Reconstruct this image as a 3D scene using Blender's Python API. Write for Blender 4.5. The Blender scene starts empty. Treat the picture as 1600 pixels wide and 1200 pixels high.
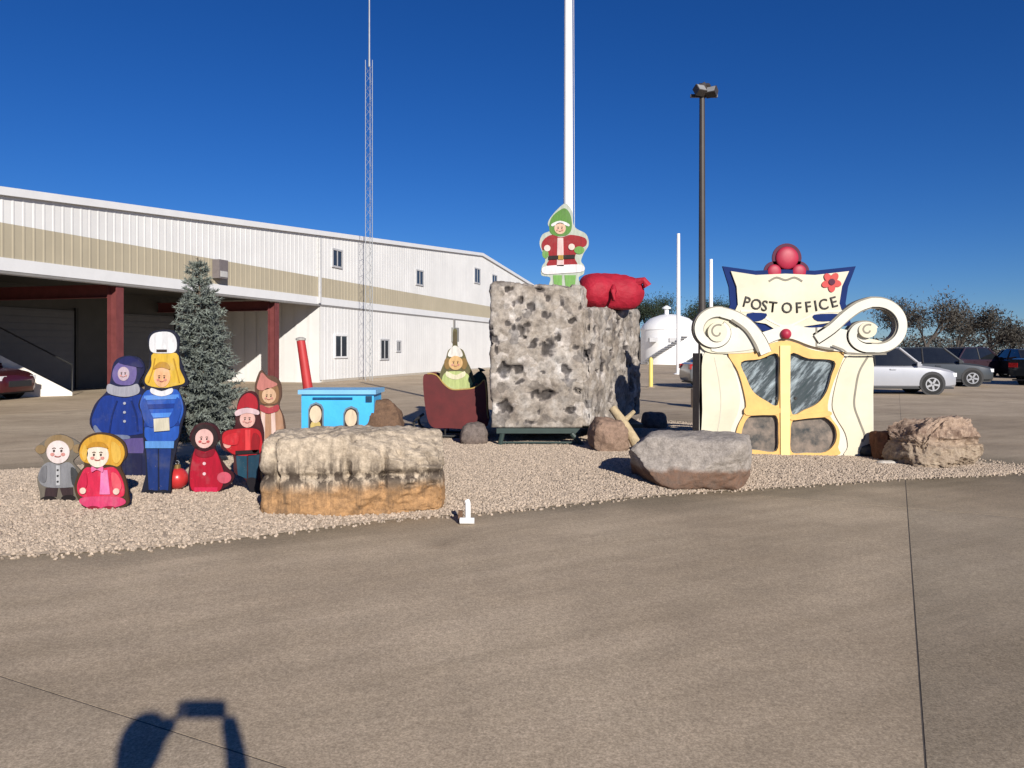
import bpy, bmesh, math, random
import numpy as np
from mathutils import Vector, Matrix, noise
from mathutils.geometry import tessellate_polygon
R = math.radians
random.seed(7)
SC = bpy.context.scene
COL = SC.collection

# ------------------------------------------------------------------ camera
CAM_H = 1.6
F = 1200.0                                   # focal length in pixels of the 1600 px wide photograph
HORIZON = 545.0
cd = bpy.data.cameras.new('camera'); cam = bpy.data.objects.new('camera', cd); COL.objects.link(cam)
cam.location = (0, 0, CAM_H); cam.rotation_euler = (R(90), 0, 0)
cd.sensor_width = 36; cd.lens = 36 * F / 1600; cd.shift_y = -(600 - HORIZON) / 1600
cd.clip_start = 0.02; cd.clip_end = 4000
SC.camera = cam

# ------------------------------------------------------------------ sky, sun, exposure
SUN_EL = 23.0
SUN_AZ = 158.4                               # clockwise from +Y: behind the camera and to the right
w = bpy.data.worlds.new('World'); SC.world = w; w.use_nodes = True
nt = w.node_tree; nt.nodes.clear()
sky = nt.nodes.new('ShaderNodeTexSky'); sky.sky_type = 'NISHITA'; sky.sun_disc = False
sky.sun_elevation = R(SUN_EL); sky.sun_rotation = R(SUN_AZ); sky.altitude = 300
sky.air_density = 0.9; sky.dust_density = 0.0; sky.ozone_density = 9.0
bg = nt.nodes.new('ShaderNodeBackground'); bg.inputs['Strength'].default_value = 0.060
wo = nt.nodes.new('ShaderNodeOutputWorld')
hs = nt.nodes.new('ShaderNodeHueSaturation'); hs.inputs['Hue'].default_value = 0.511; hs.inputs['Saturation'].default_value = 1.115; hs.inputs['Value'].default_value = 1.0
nt.links.new(sky.outputs[0], hs.inputs['Color']); nt.links.new(hs.outputs[0], bg.inputs[0]); nt.links.new(bg.outputs[0], wo.inputs[0])
sd = bpy.data.lights.new('sun', 'SUN'); sd.energy = 4.6; sd.angle = R(0.53); sd.color = (1.0, 0.94, 0.85)
so = bpy.data.objects.new('sun', sd); COL.objects.link(so)
az, el = R(SUN_AZ), R(SUN_EL)
SUNV = Vector((math.sin(az) * math.cos(el), math.cos(az) * math.cos(el), math.sin(el)))
so.rotation_euler = SUNV.to_track_quat('Z', 'Y').to_euler(); so.location = SUNV * 60
SC.view_settings.view_transform = 'Standard'; SC.view_settings.look = 'None'
SC.view_settings.exposure = 0.42; SC.view_settings.gamma = 1.0; SC.view_settings.use_curve_mapping = False

# ------------------------------------------------------------------ materials
def mat(name, col, rough=0.75, var=0.12, scale=6.0, bump=0.0, bscale=None, metal=0.0, hue=None, detail=6.0, rnd=0.0, coat=0.0, spec=0.4, dist=0.02):
    m = bpy.data.materials.new(name); m.use_nodes = True
    t = m.node_tree; t.nodes.clear(); N = t.nodes.new; L = t.links.new
    out = N('ShaderNodeOutputMaterial'); b = N('ShaderNodeBsdfPrincipled'); L(b.outputs[0], out.inputs[0])
    tc = N('ShaderNodeTexCoord'); nz = N('ShaderNodeTexNoise')
    nz.inputs['Scale'].default_value = scale; nz.inputs['Detail'].default_value = detail; nz.inputs['Roughness'].default_value = 0.65
    L(tc.outputs['Object'], nz.inputs['Vector'])
    r = N('ShaderNodeValToRGB'); L(nz.outputs['Fac'], r.inputs[0])
    c = Vector(col); h = Vector(hue) if hue else c
    r.color_ramp.elements[0].position = 0.3; r.color_ramp.elements[1].position = 0.72
    r.color_ramp.elements[0].color = (*[max(0, x * (1 - var)) for x in h], 1)
    r.color_ramp.elements[1].color = (*[min(1, x * (1 + var)) for x in c], 1)
    src = r.outputs[0]
    if rnd:
        oi = N('ShaderNodeObjectInfo'); mp = N('ShaderNodeMapRange')
        mp.inputs['To Min'].default_value = 1 - rnd; mp.inputs['To Max'].default_value = 1 + rnd
        L(oi.outputs['Random'], mp.inputs['Value'])
        mx = N('ShaderNodeVectorMath'); mx.operation = 'SCALE'
        L(src, mx.inputs[0]); L(mp.outputs[0], mx.inputs['Scale']); src = mx.outputs[0]
    L(src, b.inputs['Base Color'])
    b.inputs['Roughness'].default_value = rough; b.inputs['Metallic'].default_value = metal
    b.inputs['Specular IOR Level'].default_value = spec
    if coat: b.inputs['Coat Weight'].default_value = coat; b.inputs['Coat Roughness'].default_value = 0.06
    if bump:
        n2 = N('ShaderNodeTexNoise'); n2.inputs['Scale'].default_value = bscale or scale * 6; n2.inputs['Detail'].default_value = 8
        L(tc.outputs['Object'], n2.inputs['Vector'])
        bp = N('ShaderNodeBump'); bp.inputs['Strength'].default_value = bump; bp.inputs['Distance'].default_value = dist
        L(n2.outputs['Fac'], bp.inputs['Height']); L(bp.outputs[0], b.inputs['Normal'])
    return m

def srgb(r, g, b):
    f = lambda v: (v / 255 / 12.92) if v / 255 <= 0.04045 else ((v / 255 + 0.055) / 1.055) ** 2.4
    return (f(r), f(g), f(b))

PM = {}
def paint(rgb, rough=0.65):
    """hand-brushed, sun-faded outdoor paint"""
    if rgb in PM: return PM[rgb]
    m = bpy.data.materials.new('paint_%02x%02x%02x' % rgb); m.use_nodes = True; PM[rgb] = m
    t = m.node_tree; t.nodes.clear(); N = t.nodes.new; L = t.links.new
    out = N('ShaderNodeOutputMaterial'); b = N('ShaderNodeBsdfPrincipled'); L(b.outputs[0], out.inputs[0])
    c = Vector(srgb(*rgb)) * 0.70; tc = N('ShaderNodeTexCoord')
    mp = N('ShaderNodeMapping'); mp.inputs['Scale'].default_value = (26, 26, 5); L(tc.outputs['Object'], mp.inputs['Vector'])
    def nz(sc, det, vec):
        n = N('ShaderNodeTexNoise'); n.inputs['Scale'].default_value = sc; n.inputs['Detail'].default_value = det; n.inputs['Roughness'].default_value = 0.7; L(vec, n.inputs['Vector']); return n.outputs['Fac']
    def mr(src, a, c_):
        x = N('ShaderNodeMapRange'); x.inputs['From Min'].default_value = a; x.inputs['From Max'].default_value = c_; L(src, x.inputs['Value']); return x.outputs[0]
    def mix(f, a, c_):
        x = N('ShaderNodeMix'); x.data_type = 'RGBA'; L(f, x.inputs['Factor'])
        for k, v in (('A', a), ('B', c_)):
            if isinstance(v, (tuple, Vector)): x.inputs[k].default_value = (*v, 1)
            else: L(v, x.inputs[k])
        return x.outputs['Result']
    brush = nz(1.0, 5, mp.outputs[0]); big = nz(3.5, 4, tc.outputs['Object']); fine = nz(45, 4, tc.outputs['Object'])
    g = sum(c) / 3
    col = mix(mr(brush, 0.3, 0.72), c * 0.72, c * 1.12)
    col = mix(mr(big, 0.52, 0.8), col, c * 0.7 + Vector((g, g, g)) * 0.35 + Vector((0.02, 0.018, 0.014)))
    col = mix(mr(fine, 0.68, 0.76), col, (0.34, 0.27, 0.19))
    L(col, b.inputs['Base Color']); b.inputs['Roughness'].default_value = rough; b.inputs['Specular IOR Level'].default_value = 0.3
    bp = N('ShaderNodeBump'); bp.inputs['Strength'].default_value = 0.25; bp.inputs['Distance'].default_value = 0.004; L(brush, bp.inputs['Height']); L(bp.outputs[0], b.inputs['Normal'])
    return m

def glass_mat(name, col=(0.02, 0.025, 0.03), rough=0.08):
    return mat(name, col, rough, 0.25, 2.0, 0, spec=0.7)

# ------------------------------------------------------------------ mesh helpers
class MB:
    def __init__(s): s.v = []; s.f = []
    def add(s, vs, fs):
        o = len(s.v); s.v += [tuple(x) for x in vs]; s.f += [tuple(i + o for i in f) for f in fs]; return s
    def box(s, a, b, rot=None, at=(0, 0, 0)):
        (x0, y0, z0), (x1, y1, z1) = a, b
        vs = [(x0, y0, z0), (x1, y0, z0), (x1, y1, z0), (x0, y1, z0), (x0, y0, z1), (x1, y0, z1), (x1, y1, z1), (x0, y1, z1)]
        if rot is not None: vs = [tuple((rot @ Vector(v)) + Vector(at)) for v in vs]
        return s.add(vs, [(0, 3, 2, 1), (4, 5, 6, 7), (0, 1, 5, 4), (1, 2, 6, 5), (2, 3, 7, 6), (3, 0, 4, 7)])
    def tube(s, pts, rad, n=8, cap=True):
        pts = [Vector(p) for p in pts]
        rr = rad if isinstance(rad, (list, tuple)) else [rad] * len(pts)
        vs = []; fs = []
        up = Vector((0, 0, 1))
        for i, p in enumerate(pts):
            d = (pts[min(i + 1, len(pts) - 1)] - pts[max(i - 1, 0)])
            d = d.normalized() if d.length > 1e-9 else Vector((0, 0, 1))
            a = d.cross(up if abs(d.z) < 0.95 else Vector((1, 0, 0))).normalized(); b = d.cross(a).normalized()
            for k in range(n):
                t = 2 * math.pi * k / n
                vs.append(p + (a * math.cos(t) + b * math.sin(t)) * rr[i])
        for i in range(len(pts) - 1):
            for k in range(n):
                k2 = (k + 1) % n
                fs.append((i * n + k, i * n + k2, (i + 1) * n + k2, (i + 1) * n + k))
        if cap: fs.append(tuple(range(n))[::-1]); fs.append(tuple(range((len(pts) - 1) * n, len(pts) * n)))
        return s.add(vs, fs)
    def lathe(s, prof, n=20, at=(0, 0, 0), rot=None):
        vs = []; fs = []
        for r, z in prof:
            for k in range(n):
                t = 2 * math.pi * k / n
                p = Vector((r * math.cos(t), r * math.sin(t), z))
                if rot is not None: p = rot @ p
                vs.append(p + Vector(at))
        for i in range(len(prof) - 1):
            for k in range(n):
                k2 = (k + 1) % n
                fs.append((i * n + k, i * n + k2, (i + 1) * n + k2, (i + 1) * n + k))
        fs.append(tuple(range(n))[::-1]); fs.append(tuple(range((len(prof) - 1) * n, len(prof) * n)))
        return s.add(vs, fs)
    def plate(s, loops, y0, y1, chamfer=0.0):
        """flat shape with loops [(x,z)...] (first outer, others holes), front face at y0, back at y1"""
        flat = [p for l in loops for p in l]; n = len(flat)
        tris = tessellate_polygon([[Vector((p[0], p[1], 0)) for p in l] for l in loops])
        vs = [(p[0], y0, p[1]) for p in flat] + [(p[0], y1, p[1]) for p in flat]
        fs = []
        for t in tris:
            a, b, c = [flat[i] for i in t]
            ccw = (b[0] - a[0]) * (c[1] - a[1]) - (b[1] - a[1]) * (c[0] - a[0]) > 0
            t = tuple(t) if ccw else tuple(t)[::-1]
            fs.append(t); fs.append(tuple(i + n for i in t[::-1]))
        o = 0
        for l in loops:
            m = len(l)
            for i in range(m):
                a, b = o + i, o + (i + 1) % m
                fs.append((b, a, a + n, b + n))
            o += m
        return s.add(vs, fs)
    def build(s, name, m, parent=None, smooth=False, loc=None):
        me = bpy.data.meshes.new(name); me.from_pydata([tuple(v) for v in s.v], [], s.f); me.update()
        return link(name, me, m, parent, smooth, loc)

def fix_normals(me):
    bm = bmesh.new(); bm.from_mesh(me); bmesh.ops.recalc_face_normals(bm, faces=bm.faces); bm.to_mesh(me); bm.free()

def link(name, me, m, parent=None, smooth=False, loc=None, fix=True):
    if fix: fix_normals(me)
    if m is not None and not me.materials: me.materials.append(m)
    if smooth:
        me.polygons.foreach_set('use_smooth', [True] * len(me.polygons))
    o = bpy.data.objects.new(name, me); COL.objects.link(o)
    if parent is not None:
        o.parent = parent
        o.matrix_parent_inverse = PINV(parent)
    if loc is not None: o.location = loc
    return o

def world_of(o):
    m = o.matrix_basis.copy()
    if o.parent is not None: m = world_of(o.parent) @ o.matrix_parent_inverse @ m
    return m
def PINV(p): return world_of(p).inverted()      # children are modelled in world space unless placed with local()

def tag(o, label, cat, group=None):
    o['label'] = label; o['category'] = cat
    if group: o['group'] = group
    return o
def struct(o): o['kind'] = 'structure'; return o
def thing(name, label, cat, loc=(0, 0, 0), rz=0.0, group=None):
    o = bpy.data.objects.new(name, None); COL.objects.link(o)
    o.location = loc; o.rotation_euler = (0, 0, rz); o.empty_display_size = 0.1
    return tag(o, label, cat, group)
def local(o):
    o.matrix_parent_inverse = Matrix.Identity(4); return o

def shadesmooth(o, ang=40):
    me = o.data
    me.polygons.foreach_set('use_smooth', [True] * len(me.polygons))
    try: me.set_sharp_from_angle(angle=R(ang))
    except Exception: pass
    return o

def smooth_loop(pts, k=5):
    """closed Catmull-Rom curve through the points"""
    n = len(pts); out = []
    for i in range(n):
        p0, p1, p2, p3 = [Vector(pts[(i + j - 1) % n]) for j in range(4)]
        for q in range(k):
            t = q / k
            out.append(tuple(0.5 * ((2 * p1) + (-p0 + p2) * t + (2 * p0 - 5 * p1 + 4 * p2 - p3) * t * t + (-p0 + 3 * p1 - 3 * p2 + p3) * t ** 3)))
    return out
def smooth_line(pts, k=6):
    n = len(pts); out = []
    for i in range(n - 1):
        p0, p1, p2, p3 = [Vector(pts[min(max(i + j - 1, 0), n - 1)]) for j in range(4)]
        for q in range(k):
            t = q / k
            out.append(tuple(0.5 * ((2 * p1) + (-p0 + p2) * t + (2 * p0 - 5 * p1 + 4 * p2 - p3) * t * t + (-p0 + 3 * p1 - 3 * p2 + p3) * t ** 3)))
    out.append(tuple(pts[-1])); return out
def ell(cx, cy, rx, ry, n=22, a=0.0):
    o = []
    for k in range(n):
        t = 2 * math.pi * k / n; x, y = rx * math.cos(t), ry * math.sin(t)
        o.append((cx + x * math.cos(a) - y * math.sin(a), cy + x * math.sin(a) + y * math.cos(a)))
    return o
def ribbon(pts, wd):
    """closed outline of a line with a width (constant or per point)"""
    n = len(pts); ww = wd if isinstance(wd, (list, tuple)) else [wd] * n
    l = []; r = []
    for i in range(n):
        a = Vector(pts[max(i - 1, 0)]); b = Vector(pts[min(i + 1, n - 1)]); d = (b - a)
        d = d.normalized() if d.length > 1e-9 else Vector((1, 0))
        nn = Vector((-d.y, d.x)) * ww[i] * 0.5; p = Vector(pts[i])
        l.append(tuple(p + nn)); r.append(tuple(p - nn))
    return l + r[::-1]
def at(px, py, d):
    return Vector(((px - 800) / F * d, d, CAM_H + (HORIZON - py) / F * d))
def pxz(pts, d):
    return [((x - 800) / F * d, CAM_H + (HORIZON - y) / F * d) for x, y in pts]
def gd(px, py, z=0.0):
    d = F * (CAM_H - z) / (py - HORIZON); return Vector(((px - 800) / F * d, d, z))
def fbm(p, o=4):
    return noise.fractal(p, 1.0, 2.1, o)

# ------------------------------------------------------------------ the ground: far field and concrete slabs
UA = Vector((0.447, 0.894)); UB = Vector((0.894, -0.447))
A0, B0, SL = 2.24, 0.10, 6.46
SOIL = mat('dry_ground', (0.21, 0.17, 0.115), 0.95, 0.3, 0.15, 0.3, 3)
g = MB(); GS = 1500
g.add([(-GS, -GS, -0.05), (GS, -GS, -0.05), (GS, GS, -0.05), (-GS, GS, -0.05)], [(0, 1, 2, 3)])
ground = struct(g.build('ground', SOIL))

BED = [(-12.0, 5.3), (-8, 5.3), (-3.93, 5.92), (-2.62, 6.3), (-1.2, 7.15), (0, 7.6), (1.39, 8.3), (2.95, 8.82), (4.73, 9.4), (6.2, 9.75), (6.85, 10.2),
       (6.4, 11.0), (5.6, 12.6), (4.6, 15.4), (2.2, 17.2), (-0.8, 17.2), (-2.6, 15.0), (-4.2, 12.0), (-6.2, 10.2), (-9, 9.4), (-12, 8.4)]
BEDL = smooth_loop(BED, 8)
BC = Vector((-0.8, 9.6))
def bed_f(x, y):
    """0 at the middle of the gravel bed, 1 at its edge"""
    d = Vector((x, y)) - BC
    if d.length < 1e-6: return 0.0
    best = None
    n = len(BEDL)
    for i in range(n):
        a = Vector(BEDL[i]) - BC; b = Vector(BEDL[(i + 1) % n]) - BC
        e = b - a; den = d.x * e.y - d.y * e.x
        if abs(den) < 1e-9: continue
        t = (a.x * e.y - a.y * e.x) / den; s = (a.x * d.y - a.y * d.x) / den
        if t > 0 and -1e-6 <= s <= 1 + 1e-6:
            if best is None or t > best: best = t
    return 1.0 / best if best else 1.0
def bed_z(x, y):
    f = bed_f(x, y)
    if f >= 1: return 0.0
    return 0.012 + 0.10 * (1 - f ** 3)
def edge_dist(x, y):
    p = Vector((x, y)); m = 1e9; n = len(BEDL)
    for i in range(n):
        a = Vector(BEDL[i]); e = Vector(BEDL[(i + 1) % n]) - a
        t = max(0, min(1, (p - a).dot(e) / e.length_squared)); m = min(m, (a + e * t - p).length)
    return m

def concrete():
    m = bpy.data.materials.new('concrete'); m.use_nodes = True
    t = m.node_tree; t.nodes.clear(); N = t.nodes.new; L = t.links.new
    out = N('ShaderNodeOutputMaterial'); b = N('ShaderNodeBsdfPrincipled'); L(b.outputs[0], out.inputs[0])
    tc = N('ShaderNodeTexCoord'); geo = N('ShaderNodeNewGeometry')
    def nz(scale, det, ro=0.6, vec=geo.outputs['Position']):
        n = N('ShaderNodeTexNoise'); n.inputs['Scale'].default_value = scale; n.inputs['Detail'].default_value = det; n.inputs['Roughness'].default_value = ro
        L(vec, n.inputs['Vector']); return n
    def ramp(src, p0, c0, p1, c1):
        r = N('ShaderNodeValToRGB'); e = r.color_ramp.elements
        e[0].position = p0; e[0].color = (*c0, 1); e[1].position = p1; e[1].color = (*c1, 1); L(src, r.inputs[0]); return r
    def mul(a, c, f=1.0):
        x = N('ShaderNodeMix'); x.data_type = 'RGBA'; x.blend_type = 'MULTIPLY'; x.inputs['Factor'].default_value = f
        L(a, x.inputs['A']); L(c, x.inputs['B']); return x.outputs['Result']
    big = nz(0.42, 5, 0.55); base = ramp(big.outputs['Fac'], 0.3, (0.42, 0.335, 0.24), 0.70, (0.60, 0.49, 0.36))
    mid = nz(3.2, 8, 0.7); r2 = ramp(mid.outputs['Fac'], 0.28, (0.86, 0.86, 0.86), 0.75, (1.08, 1.07, 1.05))
    mp = N('ShaderNodeMapping'); mp.vector_type = 'TEXTURE'; mp.inputs['Rotation'].default_value = (0, 0, 0.5); mp.inputs['Scale'].default_value = (3.5, 0.35, 1)
    L(geo.outputs['Position'], mp.inputs['Vector'])
    brush = nz(1.2, 6, 0.6, mp.outputs[0]); r5 = ramp(brush.outputs['Fac'], 0.3, (0.84, 0.84, 0.82), 0.72, (1.08, 1.08, 1.08))
    fine = nz(85, 4, 0.8); r3 = ramp(fine.outputs['Fac'], 0.34, (0.62, 0.61, 0.6), 0.66, (1.3, 1.3, 1.3))
    grit = nz(30, 3, 0.7); r7 = ramp(grit.outputs['Fac'], 0.32, (0.82, 0.81, 0.8), 0.68, (1.12, 1.12, 1.12))
    vo = N('ShaderNodeTexVoronoi'); vo.inputs['Scale'].default_value = 34; L(geo.outputs['Position'], vo.inputs['Vector'])
    r4 = ramp(vo.outputs['Distance'], 0.05, (0.72, 0.71, 0.7), 0.22, (1, 1, 1))
    c = mul(base.outputs[0], r2.outputs[0]); c = mul(c, r5.outputs[0]); c = mul(c, r3.outputs[0]); c = mul(c, r7.outputs[0]); c = mul(c, r4.outputs[0], 0.5)
    v2 = N('ShaderNodeTexVoronoi'); v2.inputs['Scale'].default_value = 0.85; dn = N('ShaderNodeVectorMath'); dn.operation = 'ADD'; dz = N('ShaderNodeVectorMath'); dz.operation = 'SCALE'; dz.inputs['Scale'].default_value = 0.5; L(mid.outputs['Color'], dz.inputs[0]); L(geo.outputs['Position'], dn.inputs[0]); L(dz.outputs[0], dn.inputs[1]); L(dn.outputs[0], v2.inputs['Vector'])
    r8 = ramp(v2.outputs['Distance'], 0.04, (0.78, 0.77, 0.76), 0.2, (1, 1, 1)); c = mul(c, r8.outputs[0])
    oi = N('ShaderNodeObjectInfo'); rr = ramp(oi.outputs['Random'], 0.0, (0.9, 0.91, 0.92), 1.0, (1.04, 1.02, 1.0)); c = mul(c, rr.outputs[0])
    da = N('ShaderNodeAttribute'); da.attribute_name = 'dirt'
    r6 = ramp(da.outputs['Fac'], 0.0, (1, 1, 1), 1.0, (0.52, 0.53, 0.515)); c = mul(c, r6.outputs[0])
    L(c, b.inputs['Base Color']); b.inputs['Roughness'].default_value = 0.88; b.inputs['Specular IOR Level'].default_value = 0.25
    bp = N('ShaderNodeBump'); bp.inputs['Strength'].default_value = 0.35; bp.inputs['Distance'].default_value = 0.004
    L(fine.outputs['Fac'], bp.inputs['Height']); L(bp.outputs[0], b.inputs['Normal'])
    return m
CONC = concrete()
JOINT = mat('joint_filler', (0.085, 0.072, 0.06), 0.9, 0.4, 5)
lot = MB(); ext = 95
lot.add([(-ext, -30, -0.0035), (ext, -30, -0.0035), (ext, 118, -0.0035), (-ext, 118, -0.0035)], [(0, 1, 2, 3)])
lot = struct(lot.build('parking_lot', JOINT))
GAP = 0.0045
def slab_mesh(wob, sub=1):
    mb = MB(); e = GAP + 0.0; hb = 0.0015; s0, s1 = e, SL - e
    if sub == 1:
        vs = []
        for z, i in ((-0.0105, 0), (-hb, 0), (0, hb)):
            vs += [(s0 + i, s0 + i, z), (s1 - i, s0 + i, z), (s1 - i, s1 - i, z), (s0 + i, s1 - i, z)]
        fs = [(8, 9, 10, 11)]
        for k in (0, 4):
            for j in range(4): fs.append((k + j, k + (j + 1) % 4, k + 4 + (j + 1) % 4, k + 4 + j))
        mb.add(vs, fs)
    else:
        n = sub; vs = []; fs = []
        for j in range(n + 1):
            for i in range(n + 1):
                x = s0 + hb + (s1 - s0 - 2 * hb) * i / n; y = s0 + hb + (s1 - s0 - 2 * hb) * j / n
                vs.append((x, y, 0))
        for j in range(n):
            for i in range(n): a = j * (n + 1) + i; fs.append((a, a + 1, a + n + 2, a + n + 1))
        mb.add(vs, fs)
        ring = []
        for i in range(n): ring.append(i)
        for i in range(n): ring.append(i * (n + 1) + n)
        for i in range(n): ring.append(n * (n + 1) + n - i)
        for i in range(n): ring.append((n - i) * (n + 1))
        o = len(mb.v)
        for r in ring:
            x, y, z = mb.v[r]; mb.v.append((x + (hb if x > SL / 2 else -hb), y + (hb if y > SL / 2 else -hb), -0.0105))
        m = len(ring)
        for k in range(m): mb.f.append((ring[(k + 1) % m], ring[k], o + k, o + (k + 1) % m))
    return mb
RZ = math.atan2(UB.y, UB.x)
shared = None
def slab_place(o, i, j):
    org = UB * (B0 + i * SL) + UA * (A0 + j * SL)
    o.location = (org.x, org.y, random.uniform(-0.002, 0.0)); o.rotation_euler = (0, 0, RZ)
for i in range(-9, 8):
    for j in range(-2, 14):
        near = (i in (-3, -2, -1, 0, 1)) and (j in (-1, 0, 1, 2))
        if near:
            mb = slab_mesh(0, 56); me = bpy.data.meshes.new('slab')
            me.from_pydata(mb.v, [], mb.f); me.update(); me.materials.append(CONC)
            org = UB * (B0 + i * SL) + UA * (A0 + j * SL); vals = []
            for v in me.vertices:
                p = org + UB * v.co.x + UA * v.co.y
                dd = edge_dist(p.x, p.y) if -9 < p.x < 12 and 3 < p.y < 20 else 9
                nn = 0.5 + 0.5 * fbm(Vector((p.x * 0.8, p.y * 0.8, 3)), 4); n2 = fbm(Vector((p.x * 0.22, p.y * 1.3, 9)), 5)
                q = math.exp(-(dd / (0.25 + 0.55 * nn)) ** 2) * (0.45 + 0.6 * nn)
                q += 0.5 * max(0, n2 - 0.05) * math.exp(-(dd / 2.2) ** 2)
                je = min(v.co.x, SL - v.co.x, v.co.y, SL - v.co.y)
                q += 0.22 * math.exp(-(je / 0.12) ** 2) * nn
                q += (0.42 if i >= 0 else 0.30 * max(0, min(1, (p.x - 0.2) / 3.0)) * (0.6 + 0.8 * nn))
                vals.append(max(0, min(1, q)))
            a = me.attributes.new('dirt', 'FLOAT', 'POINT'); a.data.foreach_set('value', vals)
            o = bpy.data.objects.new('slab', me); COL.objects.link(o); o.parent = lot
        else:
            if shared is None:
                o = slab_mesh(0).build('slab', CONC, lot); local(o); shared = o
            else:
                o = shared.copy(); COL.objects.link(o); o.parent = lot
            local(o)
        slab_place(o, i, j)

# ------------------------------------------------------------------ gravel bed
def bed_mesh(strays=False):
    mb = MB(); n = len(BEDL); fr = ([1.06] if strays else []) + [1.0, 0.985, 0.96, 0.92, 0.87, 0.8, 0.72, 0.62, 0.5, 0.36, 0.2, 0.08]
    for k, f in enumerate(fr):
        for (x, y) in BEDL:
            px = BC.x + (x - BC.x) * f; py = BC.y + (y - BC.y) * f
            z = 0.004 if f >= 1 else 0.012 + 0.10 * (1 - f ** 3) + 0.02 * fbm(Vector((px, py, 0)), 3) * (1 - f)
            mb.v.append((px, py, z))
    for k in range(len(fr) - 1):
        for i in range(n):
            i2 = (i + 1) % n
            mb.f.append((k * n + i, k * n + i2, (k + 1) * n + i2, (k + 1) * n + i))
    mb.v.append((BC.x, BC.y, 0.112)); c = len(mb.v) - 1; k = len(fr) - 1
    for i in range(n): mb.f.append((k * n + i, k * n + (i + 1) % n, c))
    return mb
BEDM = mat('gravel_base', (0.36, 0.29, 0.22), 0.95, 0.35, 30, 0.8, 60, dist=0.02)
bed = struct(bed_mesh().build('gravel_bed', BEDM, smooth=True))
GRAV = mat('gravel_stone', (0.43, 0.35, 0.275), 0.9, 0.12, 20, 0.2, 80, hue=(0.37, 0.295, 0.225), rnd=0.3)
def gravel():
    me = bpy.data.meshes.new('gravel'); bmz = bed_mesh(True); me.from_pydata(bmz.v, [], bmz.f); me.update(); fix_normals(me); me.materials.append(GRAV)
    nn = len(BEDL); dv_ = [0.0] * nn + [0.22] * nn + [0.9] * nn + [1.0] * (len(bmz.v) - 3 * nn)
    a = me.attributes.new('amount', 'FLOAT', 'POINT'); a.data.foreach_set('value', dv_)
    o = bpy.data.objects.new('gravel', me); COL.objects.link(o)
    t = bpy.data.node_groups.new('gravel_scatter', 'GeometryNodeTree')
    t.interface.new_socket('Geometry', in_out='INPUT', socket_type='NodeSocketGeometry')
    t.interface.new_socket('Geometry', in_out='OUTPUT', socket_type='NodeSocketGeometry')
    N = t.nodes.new; L = t.links.new
    gi = N('NodeGroupInput'); go = N('NodeGroupOutput')
    dp = N('GeometryNodeDistributePointsOnFaces'); dp.inputs['Density'].default_value = 2300; dp.inputs['Seed'].default_value = 3
    na = N('GeometryNodeInputNamedAttribute'); na.data_type = 'FLOAT'; na.inputs['Name'].default_value = 'amount'
    mu = N('ShaderNodeMath'); mu.operation = 'MULTIPLY'; mu.inputs[1].default_value = 2300; L(na.outputs['Attribute'], mu.inputs[0]); L(mu.outputs[0], dp.inputs['Density'])
    ico = N('GeometryNodeMeshIcoSphere'); ico.inputs['Radius'].default_value = 1.0; ico.inputs['Subdivisions'].default_value = 1
    sm = N('GeometryNodeSetMaterial'); sm.inputs['Material'].default_value = GRAV
    ip = N('GeometryNodeInstanceOnPoints')
    rr = N('FunctionNodeRandomValue'); rr.data_type = 'FLOAT_VECTOR'; rr.inputs[0].default_value = (0, 0, 0); rr.inputs[1].default_value = (6.28, 6.28, 6.28)
    rs = N('FunctionNodeRandomValue'); rs.data_type = 'FLOAT_VECTOR'; rs.inputs[0].default_value = (0.008, 0.008, 0.006); rs.inputs[1].default_value = (0.024, 0.020, 0.016)
    rs.inputs['Seed'].default_value = 5
    L(gi.outputs[0], dp.inputs['Mesh']); L(dp.outputs['Points'], ip.inputs['Points']); L(ico.outputs['Mesh'], sm.inputs['Geometry']); L(sm.outputs[0], ip.inputs['Instance'])
    L(rr.outputs[0], ip.inputs['Rotation']); L(rs.outputs[0], ip.inputs['Scale']); L(ip.outputs[0], go.inputs[0])
    md = o.modifiers.new('scatter', 'NODES'); md.node_group = t
    o['kind'] = 'stuff'; o['label'] = 'pale pinkish tan gravel covering the raised bed'
    return o
gravel()

# ------------------------------------------------------------------ metal warehouse
WU = Vector((0.28, 0.96, 0)); WN = Vector((0.96, -0.28, 0)); WP = Vector((-13.836, 20.0, 0))
def wp(s, z, out=0.0): return WP + WU * s + WN * out + Vector((0, 0, z))
def wall_s(px): d = 19.67 / (0.2917 - (px - 800) / F); return (d - 20) / 0.96, d
S0, S1, SR, ZR, SLOPE = -15.0, 82.0, 41.0, 8.8, 0.076
def ztop(s): return ZR - abs(s - SR) * SLOPE
RS1, RD, RH = 17.0, 6.2, 3.67                     # open bay: right end, depth, header height
WM = bpy.data.materials
WHITE = mat('white_metal_siding', (0.68, 0.675, 0.66), 0.5, 0.06, 0.6, 0, rnd=0.03)
TAN = mat('tan_metal_siding', (0.41, 0.36, 0.26), 0.5, 0.06, 0.8, 0, rnd=0.04)
TRIM = mat('white_trim', (0.68, 0.68, 0.68), 0.35, 0.04, 2)
DKTRIM = mat('grey_drip_trim', (0.22, 0.21, 0.2), 0.5, 0.1, 2)
RED = mat('red_primer_steel', (0.15, 0.04, 0.04), 0.6, 0.2, 3)
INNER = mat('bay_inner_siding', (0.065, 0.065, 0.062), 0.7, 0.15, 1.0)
DOORG = mat('grey_roll_door', (0.12, 0.123, 0.13), 0.55, 0.08, 2)
ROOFM = mat('galvanised_roof', (0.62, 0.64, 0.66), 0.35, 0.06, 1, metal=0.3)
BLK = mat('black_steel', (0.02, 0.02, 0.02), 0.5, 0.2, 6)
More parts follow.
